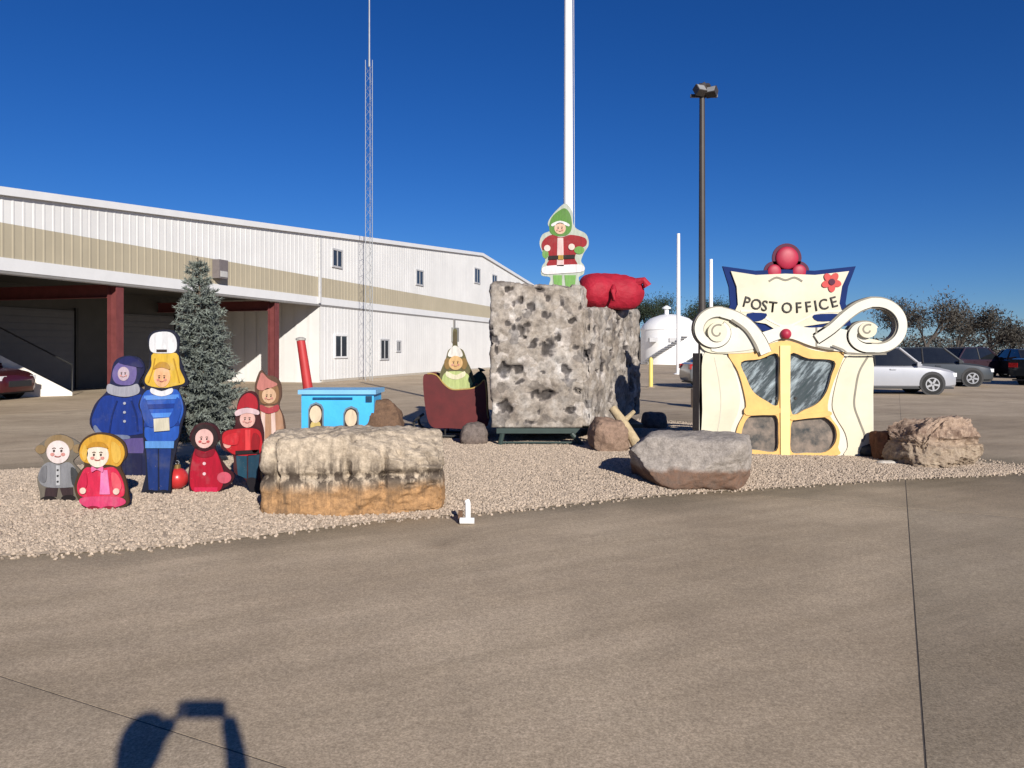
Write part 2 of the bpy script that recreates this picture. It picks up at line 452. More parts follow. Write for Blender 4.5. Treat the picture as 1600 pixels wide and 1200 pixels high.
FRAMEG = mat('grey_window_frame', (0.42, 0.42, 0.43), 0.45, 0.08, 4)
WGL = glass_mat('window_glass', (0.03, 0.035, 0.045))
bld = thing('warehouse', 'long white metal warehouse with tan stripe, low gable and dark open bay', 'building', WP, 0)

PW = 0.97
def panel(s0, s1, zb, zt0, zt1, out=0.0):
    """ribbed steel panel between s0 and s1; top edge runs zt0 to zt1"""
    prof = [(0, 0), (0.03, 0.010), (0.07, 0.010), (0.10, 0)]
    ss = [(s0 + 0.0012, 0.0)]
    n = 3; wdt = s1 - s0
    for k in range(n):
        b = s0 + wdt * (k + 0.12) / n
        for ds, o_ in prof: ss.append((b + ds, o_))
    ss.append((s1 - 0.0012, 0.0))
    mb = MB()
    for s, o_ in ss:
        t = (s - s0) / (s1 - s0); zt = zt0 + (zt1 - zt0) * t
        mb.v.append(tuple(wp(s, zb, out + o_))); mb.v.append(tuple(wp(s, zt, out + o_)))
    for i in range(len(ss) - 1): mb.f.append((2 * i, 2 * i + 2, 2 * i + 3, 2 * i + 1))
    return mb
s = S0
while s < S1 - 0.1:
    e = min(s + PW, S1)
    panel(s, e, 4.98, ztop(s), ztop(e)).build('wall_panel', WHITE, bld)
    panel(s, e, 4.05, 4.98, 4.98, 0.012).build('stripe_panel', TAN, bld)
    if s >= RS1 - 0.01: panel(s, e, 0.12, RH, RH).build('wall_panel', WHITE, bld)
    s = e
# structure behind the panels so the wall is solid
core = MB()
def quad(mb, a, b, c, d): mb.add([a, b, c, d], [(0, 1, 2, 3)])
quad(core, wp(S0, 3.6, -0.05), wp(SR, 3.6, -0.05), wp(SR, ZR - 0.03, -0.05), wp(S0, ztop(S0) - 0.03, -0.05))
quad(core, wp(SR, 3.6, -0.05), wp(S1, 3.6, -0.05), wp(S1, ztop(S1) - 0.03, -0.05), wp(SR, ZR - 0.03, -0.05))
quad(core, wp(RS1, 0, -0.05), wp(S1, 0, -0.05), wp(S1, 3.6, -0.05), wp(RS1, 3.6, -0.05))
core.build('wall', WHITE, bld)
ew = MB(); quad(ew, wp(S1, 0, 0), wp(S1, 0, -40), wp(S1, ztop(S1), -40), wp(S1, ztop(S1), 0)); ew.build('end_wall', WHITE, bld)
def wbox(s0, s1, z0, z1, o0, o1):
    vs = [wp(s_, z_, o_) for z_ in (z0, z1) for s_, o_ in ((s0, o0), (s1, o0), (s1, o1), (s0, o1))]
    return MB().add(vs, [(0, 3, 2, 1), (4, 5, 6, 7), (0, 1, 5, 4), (1, 2, 6, 5), (2, 3, 7, 6), (3, 0, 4, 7)])
wbox(S0, S1, 3.70, 4.048, -0.04, 0.045).build('fascia', TRIM, bld)
wbox(S0, S1, 3.62, 3.698, -0.06, 0.03).build('drip_trim', DKTRIM, bld)
wbox(RS1 + 0.2, S1, 0.0, 0.118, -0.04, 0.03).build('base_trim', mat('concrete_curb', (0.4, 0.36, 0.3), 0.9), bld)
# roof
rf = MB()
for sa, sb in ((S0 - 0.4, SR), (SR, S1 + 0.4)):
    za, zb_ = ztop(sa) + 0.05, ztop(sb) + 0.05
    for dz in (0, 0.12):
        quad(rf, wp(sa, za + dz, 0.025), wp(sb, zb_ + dz, 0.025), wp(sb, zb_ + dz, -45), wp(sa, za + dz, -45))
rf.build('roof', ROOFM, bld)
for sa, sb in ((S0 - 0.4, SR), (SR, S1 + 0.4)):
    mb = MB(); za, zb_ = ztop(sa), ztop(sb)
    vs = [wp(sa, za - 0.02, 0.03), wp(sb, zb_ - 0.02, 0.03), wp(sb, zb_ - 0.02, 0.14), wp(sa, za - 0.02, 0.14), wp(sa, za + 0.2, 0.03), wp(sb, zb_ + 0.2, 0.03), wp(sb, zb_ + 0.2, 0.14), wp(sa, za + 0.2, 0.14)]
    mb.add(vs, [(0, 3, 2, 1), (4, 5, 6, 7), (0, 1, 5, 4), (1, 2, 6, 5), (2, 3, 7, 6), (3, 0, 4, 7)]); mb.build('rake_trim', TRIM, bld)
# open bay
def bay():
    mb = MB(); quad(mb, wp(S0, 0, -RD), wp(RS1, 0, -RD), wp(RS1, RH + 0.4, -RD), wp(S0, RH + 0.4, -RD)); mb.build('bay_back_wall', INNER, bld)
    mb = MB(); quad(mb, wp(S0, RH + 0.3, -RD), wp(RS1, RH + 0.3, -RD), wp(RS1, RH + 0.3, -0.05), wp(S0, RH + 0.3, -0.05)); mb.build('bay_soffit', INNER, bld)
    n = 9
    for k in range(n):
        o0 = -RD + RD * k / n; o1 = -RD + RD * (k + 1) / n - 0.03
        mb = MB(); q = [wp(RS1, 0, o0), wp(RS1, 0, o1), wp(RS1, RH + 0.3, o1), wp(RS1, RH + 0.3, o0)]
        mb.add(q, [(0, 1, 2, 3)]); mb.add([p + WU * -0.025 for p in (wp(RS1, 0, o0 + 0.1), wp(RS1, 0, o0 + 0.2), wp(RS1, RH + 0.3, o0 + 0.2), wp(RS1, RH + 0.3, o0 + 0.1))], [(0, 1, 2, 3)])
        mb.build('wall_panel', WHITE, bld)
    mb = MB(); quad(mb, wp(RS1 + 0.03, 0, -RD), wp(RS1 + 0.03, 0, -0.06), wp(RS1 + 0.03, RH + 0.3, -0.06), wp(RS1 + 0.03, RH + 0.3, -RD)); mb.build('bay_end_wall', WHITE, bld)
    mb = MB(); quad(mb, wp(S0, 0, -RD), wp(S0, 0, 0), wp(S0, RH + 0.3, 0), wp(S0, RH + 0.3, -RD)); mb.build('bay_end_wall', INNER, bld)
    # roll-up doors on the back wall, slat by slat
    for sc in (-7.0, 0.6, 7.2, 12.8):
        dr = wbox(sc - 1.7, sc + 1.7, 0.02, 3.1, -RD + 0.003, -RD + 0.05).build('roll_door', DOORG, bld)
        for k in range(12): wbox(sc - 1.65, sc + 1.65, 0.06 + k * 0.25, 0.285 + k * 0.25, -RD + 0.051, -RD + 0.075).build('slat', DOORG, dr)
        for sg in (-1, 1): wbox(sc + sg * 1.78 - 0.06, sc + sg * 1.78 + 0.06, 0.02, 3.2, -RD + 0.003, -RD + 0.11).build('door_jamb', BLK, dr)
    for px in (190, 435, -500):
        sc, d = wall_s(px)
        hw = 0.15
        c = wbox(sc - hw, sc + hw, 0, RH - 0.06, -0.42, -0.40 + 0.012).build('column', RED, bld)      # flange
        wbox(sc - 0.02, sc + 0.02, 0, RH - 0.06, -0.388, -0.092).build('web', RED, c)
        wbox(sc - hw, sc + hw, 0, RH - 0.06, -0.09, -0.06).build('flange', RED, c)
        wbox(sc - 0.2, sc + 0.2, 0, 0.03, -0.5, -0.02).build('base_plate', RED, c)
        b = wbox(sc - 0.11, sc + 0.11, RH - 0.43, RH - 0.405, -RD, -0.44).build('beam', RED, bld)
        wbox(sc - 0.015, sc + 0.015, RH - 0.404, RH - 0.03, -RD, -0.44).build('web', RED, b)
        wbox(sc - 0.11, sc + 0.11, RH - 0.029, RH - 0.004, -RD, -0.44).build('flange', RED, b)
bay()
def window(px, py, wm, hm, frame=FRAMEG, zoff=0):
    sc, d = wall_s(px); zc = CAM_H + (HORIZON - py) / F * d
    s0, s1, z0, z1 = sc - wm / 2, sc + wm / 2, zc - hm / 2, zc + hm / 2
    fr = wbox(s0 - 0.09, s1 + 0.09, z0 - 0.09, z0, 0.0, 0.075).build('window', frame, bld)
    wbox(s0 - 0.09, s1 + 0.09, z1, z1 + 0.09, 0.0, 0.075).build('frame', frame, fr)
    wbox(s0 - 0.09, s0, z0 + 0.001, z1 - 0.001, 0.0, 0.073).build('frame', frame, fr)
    wbox(s1, s1 + 0.09, z0 + 0.001, z1 - 0.001, 0.0, 0.073).build('frame', frame, fr)
    wbox(sc - 0.03, sc + 0.03, z0 + 0.001, z1 - 0.001, 0.03, 0.06).build('frame', frame, fr)
    wbox(s0, s1, z0, z1, 0.0, 0.04).build('pane', WGL, fr)
window(526, 404, 0.85, 0.75); window(655, 434, 1.0, 0.8); window(745, 431, 1.2, 1.0); window(772, 440, 1.2, 0.95)
window(532, 541, 1.15, 1.0, TRIM); window(600, 546, 0.95, 1.0); window(622, 541, 0.45, 0.5)
def wdetail(name, px0, px1, py0, py1, o1, m):
    sc0, d0 = wall_s(px0); sc1, d1 = wall_s(px1); d = (d0 + d1) / 2
    return wbox(sc0, sc1, CAM_H + (HORIZON - py1) / F * d, CAM_H + (HORIZON - py0) / F * d, 0.0, o1, ).build(name, m, bld)
ds, _d = wall_s(497); wbox(ds - 0.06, ds + 0.06, 3.75, ztop(ds) - 0.15, 0.05, 0.15).build('downspout', mat('grey_downspout', (0.5, 0.5, 0.5), 0.5), bld)
ls = wall_s(337)[0]
lamp = wbox(ls - 0.26, ls + 0.26, 4.25, 4.95, 0.05, 0.36).build('wall_light', mat('bronze_fixture', (0.16, 0.14, 0.14), 0.5), bld)
wbox(ls - 0.2, ls + 0.2, 4.30, 4.52, 0.361, 0.38).build('lens', mat('lamp_lens', (0.45, 0.44, 0.42), 0.2), lamp)
wdetail('utility_box', 705, 713, 512, 534, 0.2, mat('utility_grey', (0.22, 0.22, 0.21), 0.6))
wdetail('conduit', 708, 710, 498, 512, 0.08, DKTRIM)
# sloping white kerb wall of the dock ramp at the left
RAMP = mat('white_painted_concrete', (0.72, 0.68, 0.62), 0.8, 0.1, 3, 0.2)
rt = thing('ramp_wall', 'sloping white painted side wall of a dock ramp in the open bay', 'ramp', (-16, 25, 0))
p0, p1 = Vector((-17.6, 24.6, 0)), Vector((-15.0, 26.2, 0)); pd = (p1 - p0); nrm = Vector((-pd.y, pd.x, 0)).normalized() * 0.3
vs = []
for o_ in (Vector((0, 0, 0)), nrm):
    vs += [p0 + o_, p1 + o_, p1 + o_ + Vector((0, 0, 0.12)), p0 + o_ + Vector((0, 0, 2.0))]
MB().add(vs, [(0, 1, 2, 3), (7, 6, 5, 4), (0, 4, 5, 1), (1, 5, 6, 2), (2, 6, 7, 3), (3, 7, 4, 0)]).build('side_wall', RAMP, rt)
tb = MB(); tb.tube([p0 + Vector((0, 0, 2.0)) + nrm * 0.5, p0 + Vector((0, 0, 2.9)) + nrm * 0.5, p1 + Vector((0, 0, 1.05)) + nrm * 0.5, p1 + Vector((0, 0, 0.1)) + nrm * 0.5], 0.03, 6)
tb.build('handrail', BLK, rt)

# ------------------------------------------------------------------ masts and poles
STEEL = mat('galvanised_mast', (0.34, 0.36, 0.38), 0.45, 0.1, 4, metal=0.4)
mast_d = 38.5; mx = (577 - 800) / F * mast_d
mt = thing('lattice_mast', 'slender guyed lattice radio mast with thin whip standing before the warehouse', 'mast', (mx, mast_d, 0))
topz = CAM_H + (HORIZON - 95) / F * mast_d
legs = [(0.20 * math.cos(a), 0.20 * math.sin(a)) for a in (R(90), R(210), R(330))]
for lx, ly in legs:
    MB().tube([(mx + lx, mast_d + ly, 0), (mx + lx, mast_d + ly, topz)], 0.017, 6).build('leg', STEEL, mt)
br = MB(); z = 0.2; k = 0
while z < topz - 0.5:
    for i in range(3):
        a, b = legs[i], legs[(i + 1) % 3]
        if k % 2: a, b = b, a
        br.tube([(mx + a[0], mast_d + a[1], z), (mx + b[0], mast_d + b[1], z + 0.42)], 0.007, 4, False)
    z += 0.42; k += 1
o = br.build('lacing', STEEL, mt); o['kind'] = 'stuff'
MB().tube([(mx, mast_d, topz - 0.3), (mx, mast_d, topz + 0.2), (mx, mast_d, topz + 8)], [0.06, 0.045, 0.025], 6).build('whip_antenna', STEEL, mt)
WPOLE = mat('white_flagpole_paint', (0.8, 0.8, 0.8), 0.3, 0.04, 3)
def pole(name, label, px, d, ytop, r0, r1, m=WPOLE, extra=0, zb=0.0):
    x = (px - 800) / F * d; zt = CAM_H + (HORIZON - ytop) / F * d + extra
    t = thing(name, label, 'flagpole' if 'flag' in name else 'pole', (x, d, zb))
    shadesmooth(MB().tube([(x, d, zb), (x, d, zt)], [r0, r1], 14).build('shaft', m, t))
    return t, x, zt
t, x, zt = pole('flagpole', 'tall white flagpole rising behind the grey rock prop', 888, 15.6, -60, 0.115, 0.082, zb=0.0)
MB().lathe([(0.25, 0), (0.25, 0.04), (0.13, 0.12), (0.115, 0.25)], 16, (x, 15.6, 0)).build('collar', WPOLE, t)
MB().tube([(x + 0.13, 15.52, 1.2), (x + 0.10, 15.52, zt)], 0.006, 5).build('halyard', mat('rope', (0.6, 0.6, 0.58), 0.9), t)
MB().box((x - 0.03, 15.46, 1.15), (x + 0.03, 15.5, 1.3)).build('cleat', STEEL, t)
MB().lathe([(0.01, 0), (0.1, 0.04), (0.13, 0.13), (0.1, 0.22), (0.01, 0.26)], 14, (x, 15.6, zt)).build('finial', WPOLE, t)
for px, yt, lab in ((1060, 365, 'thin white pole rising above the white tank'), (1111, 405, 'thin pale pole just right of the lamp post')):
    t, x, zt = pole('utility_pole', lab, px, 48, yt, 0.14, 0.10)
    MB().lathe([(0.3, 0), (0.3, 0.05), (0.16, 0.1)], 12, (x, 48, 0)).build('base', WPOLE, t)
# lamp post
LP = mat('dark_bronze_pole', (0.05, 0.042, 0.038), 0.5, 0.15, 3)
lx, ld = (1097 - 800) / F * 21, 21.0
lt = thing('lamp_post', 'tall dark lamp post with clustered floodlight heads', 'lamp post', (lx, ld, 0))
lz = CAM_H + (HORIZON - 150) / F * ld
shadesmooth(MB().tube([(lx, ld, 0.5), (lx, ld, lz)], [0.11, 0.075], 12).build('shaft', LP, lt))
MB().lathe([(0.3, 0), (0.3, 0.5), (0.28, 0.52)], 20, (lx, ld, 0)).build('footing', CONC, lt)
MB().box((lx - 0.32, ld - 0.04, lz - 0.04), (lx + 0.42, ld + 0.04, lz + 0.04)).build('crossarm', LP, lt)
LENS = mat('floodlight_lens', (0.25, 0.25, 0.25), 0.2)
for ox, oy, oz, yaw in ((-0.10, -0.18, 0.10, 25), (0.22, -0.16, 0.06, -35), (0.10, 0.16, 0.26, 180), (0.0, 0.12, 0.24, 120)):
    m3 = Matrix.Rotation(R(yaw), 3, 'Z') @ Matrix.Rotation(R(-35), 3, 'X')
    c = Vector((lx + ox, ld + oy, lz + oz))
    h = MB().box((-0.14, -0.09, -0.12), (0.14, 0.10, 0.12), m3, c).build('lamp_head', LP, lt)
    MB().box((-0.115, -0.1, -0.095), (0.115, -0.091, 0.095), m3, c).build('lens', LENS, h)
    MB().tube([c, (lx + ox * 0.6, ld, lz + 0.03)], 0.025, 6).build('bracket', LP, h)

# ------------------------------------------------------------------ white tank, bollard
td = 80.0; tx = (1046 - 800) / F * td
tk = thing('storage_tank', 'white domed storage tank with outside stair in the distance', 'tank', (tx, td, 0))
TW = mat('white_tank_paint', (0.78, 0.78, 0.78), 0.45, 0.05, 0.4)
shadesmooth(MB().lathe([(2.95, 0), (2.95, 3.55)], 48, (tx, td, 0)).build('shell', TW, tk), 30)
shadesmooth(MB().lathe([(3.0, 3.551), (3.0, 3.62), (2.75, 4.1), (2.0, 4.75), (1.0, 5.1), (0.5, 5.18)], 48, (tx, td, 0)).build('dome', TW, tk), 50)
MB().lathe([(0.22, 5.1), (0.22, 5.75), (0.45, 5.76), (0.45, 5.9), (0.1, 6.1)], 16, (tx - 0.3, td, 0)).build('vent', TW, tk)
st = MB()
for k in range(14):
    a = R(-150 + k * 6); r = 3.12
    st.box((-0.35, -0.15, 0), (0.35, 0.15, 0.06), Matrix.Rotation(a + R(90), 3, 'Z'), (tx + r * math.cos(a), td + r * math.sin(a), 0.2 + k * 0.2))
st.build('stair', mat('grey_stair', (0.25, 0.25, 0.25), 0.6), tk)['kind'] = 'stuff'
for hx in (1021, 1052):
    p = at(hx, 531, td - 2.95); MB().box((p.x - 0.4, td - 3.05, p.z - 0.2), (p.x + 0.4, td - 2.2, p.z + 0.2)).build('manway', FRAMEG, tk)
bd = 32.0; bx = (1017 - 800) / F * bd
bo = thing('bollard', 'yellow steel bollard standing before the white tank', 'bollard', (bx, bd, 0))
YEL = mat('yellow_paint', (0.72, 0.58, 0.16), 0.5, 0.12, 5)
shadesmooth(MB().lathe([(0.085, 0), (0.085, 1.15), (0.06, 1.22), (0.02, 1.25)], 14, (bx, bd, 0)).build('post', YEL, bo))
MB().lathe([(0.16, 0), (0.16, 0.03)], 14, (bx, bd, 0)).build('footing', CONC, bo)

# ------------------------------------------------------------------ vehicles
TYRE = mat('tyre_rubber', (0.018, 0.018, 0.018), 0.85, 0.2, 10)
RIM = mat('alloy_rim', (0.45, 0.45, 0.46), 0.3, 0.08, 5, metal=0.8)
CGL = glass_mat('car_glass', (0.012, 0.014, 0.017), 0.05)
HEADL = mat('headlight_glass', (0.75, 0.76, 0.78), 0.12, 0.05, 5)
TAILL = mat('tail_light', (0.35, 0.012, 0.012), 0.2, 0.1, 5)
PLAST = mat('black_plastic', (0.025, 0.025, 0.027), 0.6, 0.1, 8)
def loft(sections):
    mb = MB(); n = len(sections[0])
    for sct in sections: mb.v += [tuple(p) for p in sct]
    for i in range(len(sections) - 1):
        for k in range(n):
            k2 = (k + 1) % n; mb.f.append((i * n + k, i * n + k2, (i + 1) * n + k2, (i + 1) * n + k))
    mb.f.append(tuple(range(n))); mb.f.append(tuple(range((len(sections) - 1) * n, len(sections) * n)))
    return mb
def car(name, label, cat, loc, rz, rgb, H=1.62, Lc=4.6, truck=False, group=None):
    t = thing(name, label, cat, loc, rz, group)
    pm = mat(name + '_paint', rgb, 0.28, 0.04, 2, coat=0.6, metal=0.25)
    lo = lambda o: local(o)
    # body shell: stations along x (front = +x)
    if truck: st = [(0.50, 0.70, 0.42, 0.86), (0.485, 1.02, 0.34, 0.93), (0.36, 1.12, 0.32, 0.96), (0.22, 1.16, 0.32, 0.97), (-0.2, 1.17, 0.32, 0.97), (-0.46, 1.17, 0.34, 0.96), (-0.5, 1.14, 0.42, 0.94)]
    else: st = [(0.50, 0.66, 0.36, 0.62), (0.485, 0.78, 0.26, 0.78), (0.44, 0.86, 0.22, 0.87), (0.36, 0.94, 0.21, 0.90), (0.22, 1.02, 0.21, 0.91), (0.0, 1.03, 0.21, 0.91), (-0.3, 1.05, 0.21, 0.91), (-0.44, 1.06, 0.24, 0.88), (-0.488, 0.98, 0.3, 0.82), (-0.5, 0.8, 0.38, 0.76)]
    secs = []
    for fx, zt, zb, hw in st:
        x = fx * Lc; zm = zb + (zt - zb) * 0.55
        half = [(hw * 0.86, zb), (hw * 0.985, zb + 0.1), (hw, zm), (hw * 0.97, zt - 0.08), (hw * 0.86, zt)]
        secs.append([(x, y, z) for y, z in half] + [(x, -y, z) for y, z in half[::-1]])
    body = lo(loft(secs).build('body', pm, t)); shadesmooth(body, 35)
    # glasshouse
    if truck: gh = [(0.215, 1.15, 0.84, 0.0), (0.10, H - 0.05, 0.70, 1), (-0.14, H - 0.04, 0.70, 1), (-0.17, 1.15, 0.84, 0)]
    else: gh = [(0.235, 1.01, 0.80, 0), (0.085, H - 0.07, 0.64, 1), (-0.02, H - 0.035, 0.65, 1), (-0.30, H - 0.07, 0.63, 1), (-0.43, 1.05, 0.76, 0)]
    base_z = 1.0 if not truck else 1.13
    secs = []
    for fx, zt, hw, top in gh:
        x = fx * Lc
        bw = 0.83 if not truck else 0.88
        secs.append([(x, bw if top else hw, base_z), (x, hw, zt), (x, -hw, zt), (x, -(bw if top else hw), base_z)])
    gl = lo(loft(secs).build('window', CGL, t)); shadesmooth(gl, 25)
    tops = [q for q in gh if q[3]]
    rs = []
    for fx, zt, hw, top in tops:
        x = fx * Lc; rs.append([(x, hw + 0.015, zt - 0.03), (x, hw - 0.06, zt + 0.035), (x, -(hw - 0.06), zt + 0.035), (x, -(hw + 0.015), zt - 0.03)])
    lo(loft(rs).build('roof', pm, t))
    bw = 0.83 if not truck else 0.88
    for sg in (-1, 1):
        for (xa, xb, za, ya) in ([(gh[0][0], tops[0][0], gh[0][1], gh[0][2]), (gh[-1][0], tops[-1][0], gh[-1][1], gh[-1][2])]):
            lo(MB().tube([(xa * Lc, sg * ya, za), (xb * Lc, sg * tops[0][2], tops[0][1])], 0.045, 6).build('pillar', pm, t))
        xm = (tops[0][0] + tops[-1][0]) / 2 * Lc
        lo(MB().tube([(xm, sg * (bw + 0.005), base_z), (xm, sg * (tops[0][2] + 0.008), H - 0.06)], 0.035, 6).build('pillar', PLAST, t))
        lo(MB().box((0.2 * Lc - 0.06, sg * 0.9 - 0.02, 1.0), (0.2 * Lc + 0.06, sg * 0.9 + 0.14 * sg + 0.02, 1.14)).build('mirror', pm, t))
        for xd in (0.02, -0.2):
            yb = 0.905 if not truck else 0.965
            lo(MB().box((xd * Lc - 0.1, sg * yb - 0.02, 0.86), (xd * Lc + 0.1, sg * yb + 0.025, 0.9)).build('door_handle', pm, t))
        xf = st[1][0] * Lc
        lo(MB().box((xf - 0.22, sg * 0.52, 0.62 if not truck else 0.82), (xf + 0.02, sg * 0.80, 0.76 if not truck else 1.0)).build('headlight', HEADL, t))
        lo(MB().box((-0.503 * Lc, sg * 0.55, 0.78), (-0.47 * Lc, sg * (0.80 if not truck else 0.93), 0.98)).build('tail_light', TAILL, t))
    lo(MB().box((0.47 * Lc, -0.5, 0.42), (0.503 * Lc, 0.5, 0.6)).build('grille', PLAST, t))
    lo(MB().box((-0.47 * Lc, -0.88, 0.2), (0.46 * Lc, 0.88, 0.26)).build('sill', PLAST, t))
    wr = 0.36 if not truck else 0.39
    for fx in (0.305, -0.305):
        for sg in (-1, 1):
            rot = Matrix.Rotation(R(90 * sg), 3, 'X')
            c = (fx * Lc, sg * (0.80 if not truck else 0.85), wr)
            arch = lo(MB().lathe([(wr + 0.07, -0.1), (wr + 0.07, -0.113)], 24, (c[0], c[1], c[2] + 0.02), rot).build('wheel_arch', PLAST, t))
            wl = MB().lathe([(wr * 0.62, -0.118), (wr * 0.96, -0.118), (wr, -0.08), (wr, 0.1), (wr * 0.9, 0.11)], 26, c, rot).build('wheel', TYRE, t); local(wl); shadesmooth(wl)
            rb_ = MB(); ns = 22
            for a_, b_, zz in ((wr * 0.66, wr * 0.56, -0.124),):
                vs_ = []; 
                for k_ in range(ns):
                    t_ = 2 * math.pi * k_ / ns
                    for r_ in (a_, b_): vs_.append(rot @ Vector((r_ * math.cos(t_), r_ * math.sin(t_), zz)) + Vector(c))
                rb_.add(vs_, [(2 * k_, 2 * k_ + 1, (2 * k_ + 3) % (2 * ns), (2 * k_ + 2) % (2 * ns)) for k_ in range(ns)])
            for k_ in range(5):
                r2_ = rot @ Matrix.Rotation(R(72 * k_ + 10), 3, 'Z'); rb_.box((0.02, -0.035, -0.128), (wr * 0.58, 0.035, -0.119), r2_, c)
            rm = rb_.build('rim', RIM, wl); local(rm)
    return t
car('silver_crossover', 'silver crossover car parked right behind the post office front', 'car', (13.35, 27.8, 0), R(-6), (0.38, 0.385, 0.41), H=1.70)
car('dark_car', 'dark grey car parked nose right behind the silver car', 'car', (18.2, 33.5, 0), R(-12), (0.05, 0.055, 0.06), H=1.68)
car('dark_car', 'dark wine coloured car far right under the bare trees', 'car', (26.4, 44, 0), R(20), (0.05, 0.03, 0.04), H=1.7)
car('dark_car', 'black car far right nearest the pickup', 'car', (28.4, 43, 0), R(80), (0.025, 0.025, 0.03), H=1.6)
car('pickup_truck', 'black pickup truck cut off by the right edge', 'truck', (24.9, 34.5, 0), R(28), (0.015, 0.018, 0.022), H=1.9, Lc=5.6, truck=True)
car('grey_car', 'grey car mostly hidden behind the left side of the post office front', 'car', (9.4, 31.8, 0), R(4), (0.22, 0.23, 0.24), H=1.5)
car('maroon_car', 'dark maroon car cut off by the left edge below the open bay', 'car', (-17.75, 24.3, 0), R(-4), (0.07, 0.010, 0.016), H=1.55)

# ------------------------------------------------------------------ bare winter trees
BARK = mat('winter_bark', (0.07, 0.06, 0.052), 0.9, 0.3, 4, 0.4, 20)
LEAFW = mat('winter_foliage', (0.075, 0.072, 0.062), 0.95, 0.35, 2.0, hue=(0.085, 0.072, 0.064), spec=0.1)
LEAFG = mat('cedar_foliage', (0.040, 0.055, 0.035), 0.95, 0.35, 2.0, spec=0.1)
def winter_tree(label, x, y, h, spread, seed, leaf=LEAFW, dens=1.0, name='bare_tree', squat=1.0):
    rnd = random.Random(seed)
    t = thing(name, label, 'tree', (x, y, 0), 0, 'trees at the back of the lot')
    tr = MB(); tips = []
    def grow(p, d, ln, r, lev):
        n = 3; pts = [p]; rr = [r]
        for i in range(n):
            d = (d + Vector((rnd.uniform(-.22, .22), rnd.uniform(-.22, .22), rnd.uniform(-.05, .12)))).normalized()
            p = p + d * ln / n; pts.append(p); rr.append(r * (1 - 0.45 * (i + 1) / n))
        tr.tube(pts, rr, 5 if lev < 2 else 3, False)
        if lev >= 3: tips.append((pts[-2], d)); tips.append((pts[-1], d)); return
        if lev >= 2: tips.append((pts[-1], d))
        for k in range(rnd.choice((3, 4)) if lev < 2 else 3):
            a = rnd.uniform(0, 6.283); sp = rnd.uniform(0.45, 1.0) * spread
            nd = (d + Vector((math.cos(a) * sp, math.sin(a) * sp, rnd.uniform(-0.1, 0.35)))).normalized()
            q = pts[rnd.choice((-1, -1, -2))]
            grow(q, nd, ln * rnd.uniform(0.6, 0.8), r * 0.55, lev + 1)
    grow(Vector((x, y, 0)), Vector((0, 0, 1)), h * 0.32 * squat, h * 0.028, 0)
    tr.build('trunk', BARK, t)
    mb = MB()
    for p, d in tips:
        for k in range(int(34 * dens)):
            q = p + Vector((rnd.gauss(0, .12), rnd.gauss(0, .12), rnd.gauss(0, .10))) * h * 0.55
            a = Vector((rnd.gauss(0, 1), rnd.gauss(0, 1), rnd.gauss(0.5, 1))).normalized(); b = a.cross(Vector((rnd.gauss(0, 1), rnd.gauss(0, 1), rnd.gauss(0, 1)))).normalized()
            ln = rnd.uniform(0.12, 0.36); wd = rnd.uniform(0.015, 0.07)
            mb.v += [tuple(q), tuple(q + a * ln + b * wd), tuple(q + a * ln - b * wd)]; n = len(mb.v); mb.f.append((n - 3, n - 2, n - 1))
    me = bpy.data.meshes.new('crown'); me.from_pydata(mb.v, [], mb.f); me.update()
    link('crown', me, leaf, t, fix=False)
    return t
TR = [(1440, 62, 5.8, 0.95, 1.2, 'round grey brown winter tree right of the tall scroll'), (1400, 66, 5.0, 0.9, 1.0, 'winter tree half hidden by the right scroll'),
      (1530, 64, 4.4, 1.0, 1.2, 'low spreading winter tree above the dark cars'), (1497, 72, 4.4, 0.9, 1.0, 'small winter tree between the two round ones'),
      (1578, 80, 3.6, 1.0, 1.0, 'lowest winter tree tapering off at far right')]
for i, (px, d, h, sp, dn, lab) in enumerate(TR): winter_tree(lab, (px - 800) / F * d, d, h * 1.35, sp, 20 + i, dens=dn)
for i, (px, d, h, lab) in enumerate(((1012, 100, 7.2, 'dark cedar beside the red sack on the skyline'), (1000, 104, 7.0, 'dark cedar just behind the red sack'), (1085, 102, 6.2, 'dark cedar behind the lamp post foot'), (1120, 104, 6.6, 'dark cedar left of the post office sign'), (1160, 100, 6.0, 'dark cedar hidden behind the left scroll'))):
    winter_tree(lab, (px - 800) / F * d, d, h * 1.5, 0.85, 60 + i, LEAFG, 1.8, 'cedar_tree')
# far brush that closes the skyline
fb = MB(); rnd = random.Random(5)
for k in range(16000):
    x = rnd.uniform(15, 150); y = rnd.uniform(112, 122); hh = 3.2 + 1.2 * noise.noise(Vector((x * 0.12, 0, 0))) + 0.5 * noise.noise(Vector((x * 0.7, 3, 0)))
    z = rnd.uniform(0, 1) ** 0.8 * hh * (x < 200)
    q = Vector((x, y, z)); a = Vector((rnd.gauss(0, 1), rnd.gauss(0, 1), rnd.gauss(0.3, 1))).normalized(); b = a.cross(Vector((rnd.gauss(0, 1), rnd.gauss(0, 1), 0.3))).normalized()
    fb.v += [tuple(q), tuple(q + a * 0.6 + b * 0.12), tuple(q + a * 0.6 - b * 0.12)]; n = len(fb.v); fb.f.append((n - 3, n - 2, n - 1))
me = bpy.data.meshes.new('far_brush'); me.from_pydata(fb.v, [], fb.f); me.update()
o = link('far_brush', me, LEAFW, fix=False); o['kind'] = 'stuff'; o['label'] = 'dull brown brush along the far edge of the lot'

